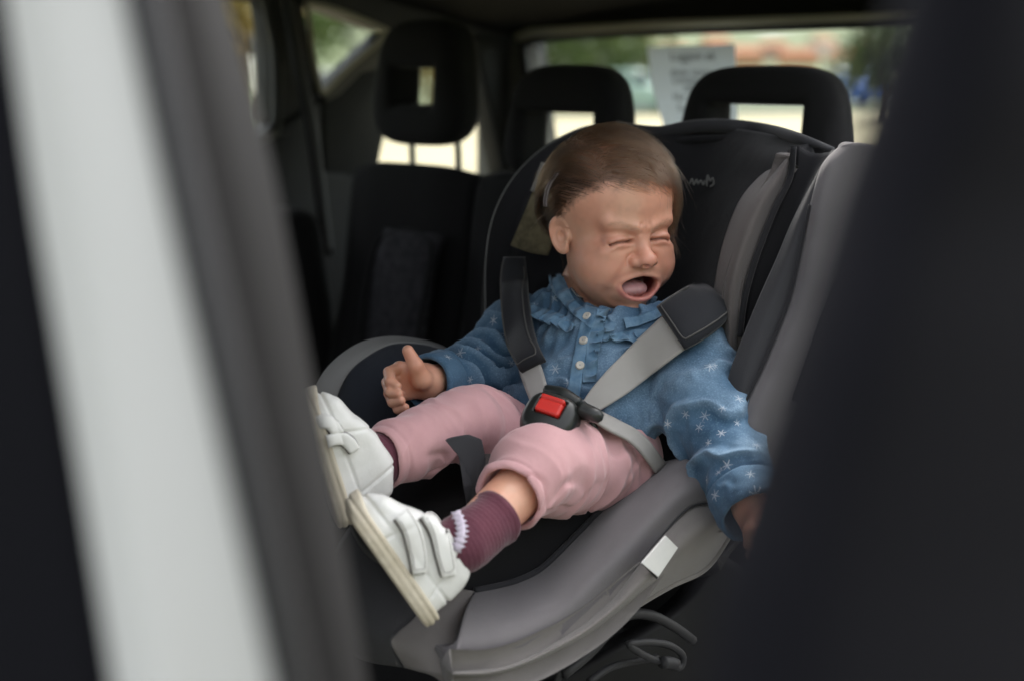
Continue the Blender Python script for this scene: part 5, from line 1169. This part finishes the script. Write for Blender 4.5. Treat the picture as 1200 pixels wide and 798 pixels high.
# lace trim showing at the collar of the near shoe
M['lace'] = mat('lace', (.62, .56, .66), .85, .3, bump=(500, .5, .001, 'noise'))
V = []; F = []
for k in range(7):
    a = k / 6; c = np.array([536 + 5 * math.sin(a * 3.1), 604 + 36 * a]); X = trace(lambda p: np.minimum(skf(p), fl_(p)), c[0], c[1])[0][0] - FW * .002; b0 = len(V)
    V.append(X - FW * .002)
    for j in range(12):
        rr = .0048 * (1 + .35 * math.cos(5 * j * math.pi / 6)); V.append(X + rr * (math.cos(j * math.pi / 6) * RT + math.sin(j * math.pi / 6) * UP) + FW * .001)
    for j in range(12): V.append(V[b0 + 1 + j] + FW * .0012)
    for j in range(12):
        F.append((b0, b0 + 1 + j, b0 + 1 + (j + 1) % 12)); F.append((b0 + 1 + j, b0 + 13 + j, b0 + 13 + (j + 1) % 12, b0 + 1 + (j + 1) % 12))
mesh('sock_lace', V, F, M['lace'], sk)
# ------------------------------------------------------------------ harness, laid over the child
def cloth_sdf(p): return np.minimum(jacket_sdf(p), trousers_sdf(p))
def smooth_sdf(p): return np.minimum(jacket_raw(p) - .0085, smin(chain(p, [HIP_L, KN_L], [.050, .044], .02), chain(p, [HIP_R, KN_R], [.050, .037], .02), .012))
st, top = ribbon('harness_strap', smooth_sdf, [(812, 372), (789, 392), (764, 413), (740, 433), (715, 455), (697, 471), (684, 484)], [50, 46, 43, 40, 36, 27, 15], M['web'], cs, lift=.0005, thick=.0022, n=60, nw=13)
p1_, top = ribbon('shoulder_pad', smooth_sdf, [(836, 354), (826, 363), (812, 373), (800, 381), (788, 389)], [52, 58, 60, 60, 57], M['pad'], cs, lift=.003, thick=.005, n=30, nw=13, puff=.006)
tube('stitching', [q for q in np.vstack([top[2:-2, 1], top[-3, 1:-1], top[-2:2:-1, -2]])[::3] + 0], .0009, M['thread'], p1_, n=60, k=5)
far_sdf = lambda p: np.minimum(smooth_sdf(p), cap(p, P(606, 288, 1.575), P(613, 360, 1.525), .030, .030))
p2_, top = ribbon('shoulder_pad', far_sdf, [(604, 306), (604, 328), (606, 355), (610, 385), (617, 410), (628, 432)], [24, 30, 32, 33, 33, 31], M['pad'], cs, lift=.002, thick=.005, n=50, nw=13, puff=.006)
tube('stitching', np.vstack([top[3:-2, -2], top[-3, -2:1:-1], top[-3:3:-1, 1]])[::3], .0009, M['thread'], p2_, n=90, k=5)
ribbon('harness_strap', smooth_sdf, [(620, 424), (625, 440), (630, 456), (634, 470)], [25, 26, 25, 22], M['web'], cs, lift=.0008, thick=.0022, n=20, nw=7)
ribbon('lap_strap', smooth_sdf, [(690, 490), (712, 502), (735, 512), (752, 526), (768, 548)], [12, 16, 17, 17, 16], M['web'], cs, lift=.0045, thick=.0022, n=30, nw=7)
# buckle
bc = trace(cloth_sdf, 643, 491)[0][0]; bz = unit(unit(CAM - bc) * .75 + ZV * .55 + RT * -.15); by = unit(UP * .9 + RT * .28); by = unit(by - bz * (by @ bz)); bx = np.cross(by, bz); bcc = bc - bz * .006 + UP * .003
def buckle(p):
    q = p - bcc; x = q @ bx; y = q @ by; z = q @ bz
    w2 = .0255 - .10 * np.clip(-y, 0, .04) * .35
    d = ((np.abs(x / w2) ** 3 + np.abs(y / .0235) ** 3) ** (1 / 3) - 1) * .0235
    d = smax(d, np.abs(z - .0 + x * x * 5 + y * y * 3) - .015, .012)
    b = np.maximum(np.abs(x) - .0122, np.abs(y - .006) - .0092); d = smax(d, -np.maximum(b, -(z - .0085)), .002)
    return d
V, F = mesh_sdf(buckle, bcc - .05, bcc + .05, .0012, margin=.004); bk_ = npmesh('buckle', V, F, M['plastic'], cs)
def btn(p):
    q = p - bcc; x = q @ bx; y = q @ by - .006; z = q @ bz
    e = np.stack([np.abs(x) - .0095, np.abs(y) - .0066, np.abs(z - .0095 - 14 * y * y * (y > -2) * .6) - .0055], 1); d = ln(np.maximum(e, 0)) + np.minimum(e.max(1), 0) - .0022
    return d + .0014 * np.exp(-((y - .0040) / .0008) ** 2) * (z > .012)
V, F = mesh_sdf(btn, bcc - .03, bcc + .03, .0008, margin=.003); npmesh('release_button', V, F, M['red'], bk_)
tg0 = trace(smooth_sdf, 683, 488)[0][0]; to = unit(CAM - tg0) * .012
tube('buckle_tongue', [tg0 + to + a * RT + b * UP for a, b in ((-.012, .018), (.002, .010), (.010, -.008), (.010, -.016), (.002, -.018), (-.006, -.008), (-.014, .006))], .0032, M['plastic'], bk_, n=40, closed=True)
tube('tongue_bar', [bcc + bx * .022 + by * .018 + bz * .004, bcc + bx * .040 + by * .016 + bz * .003, tg0 + to - .004 * RT + .002 * UP], [.007, .006, .004], M['plastic'], bk_, n=16)
tube('tongue_bar', [bcc - bx * .018 + by * .029 - bz * .004, bcc + by * .028, bcc + bx * .018 + by * .024], [.005, .0065, .0055], M['plastic'], bk_, n=16)
# crotch pad standing between the thighs
prism('crotch_pad', [P(a, b, d) for a, b, d in ((519, 514, 1.255), (540, 510, 1.262), (556, 516, 1.265), (561, 540, 1.262), (558, 572, 1.25), (548, 606, 1.255), (543, 570, 1.24), (536, 534, 1.25))], -FV * .010, M['cs_char'], cs, bev=.003)
prism('crotch_strap', [P(a, b, d) for a, b, d in ((556, 526, 1.32), (596, 536, 1.33), (590, 566, 1.32), (553, 574, 1.30))], -FV * .006, M['cs_brown'], cs, bev=.002)
bpy.context.view_layer.update()
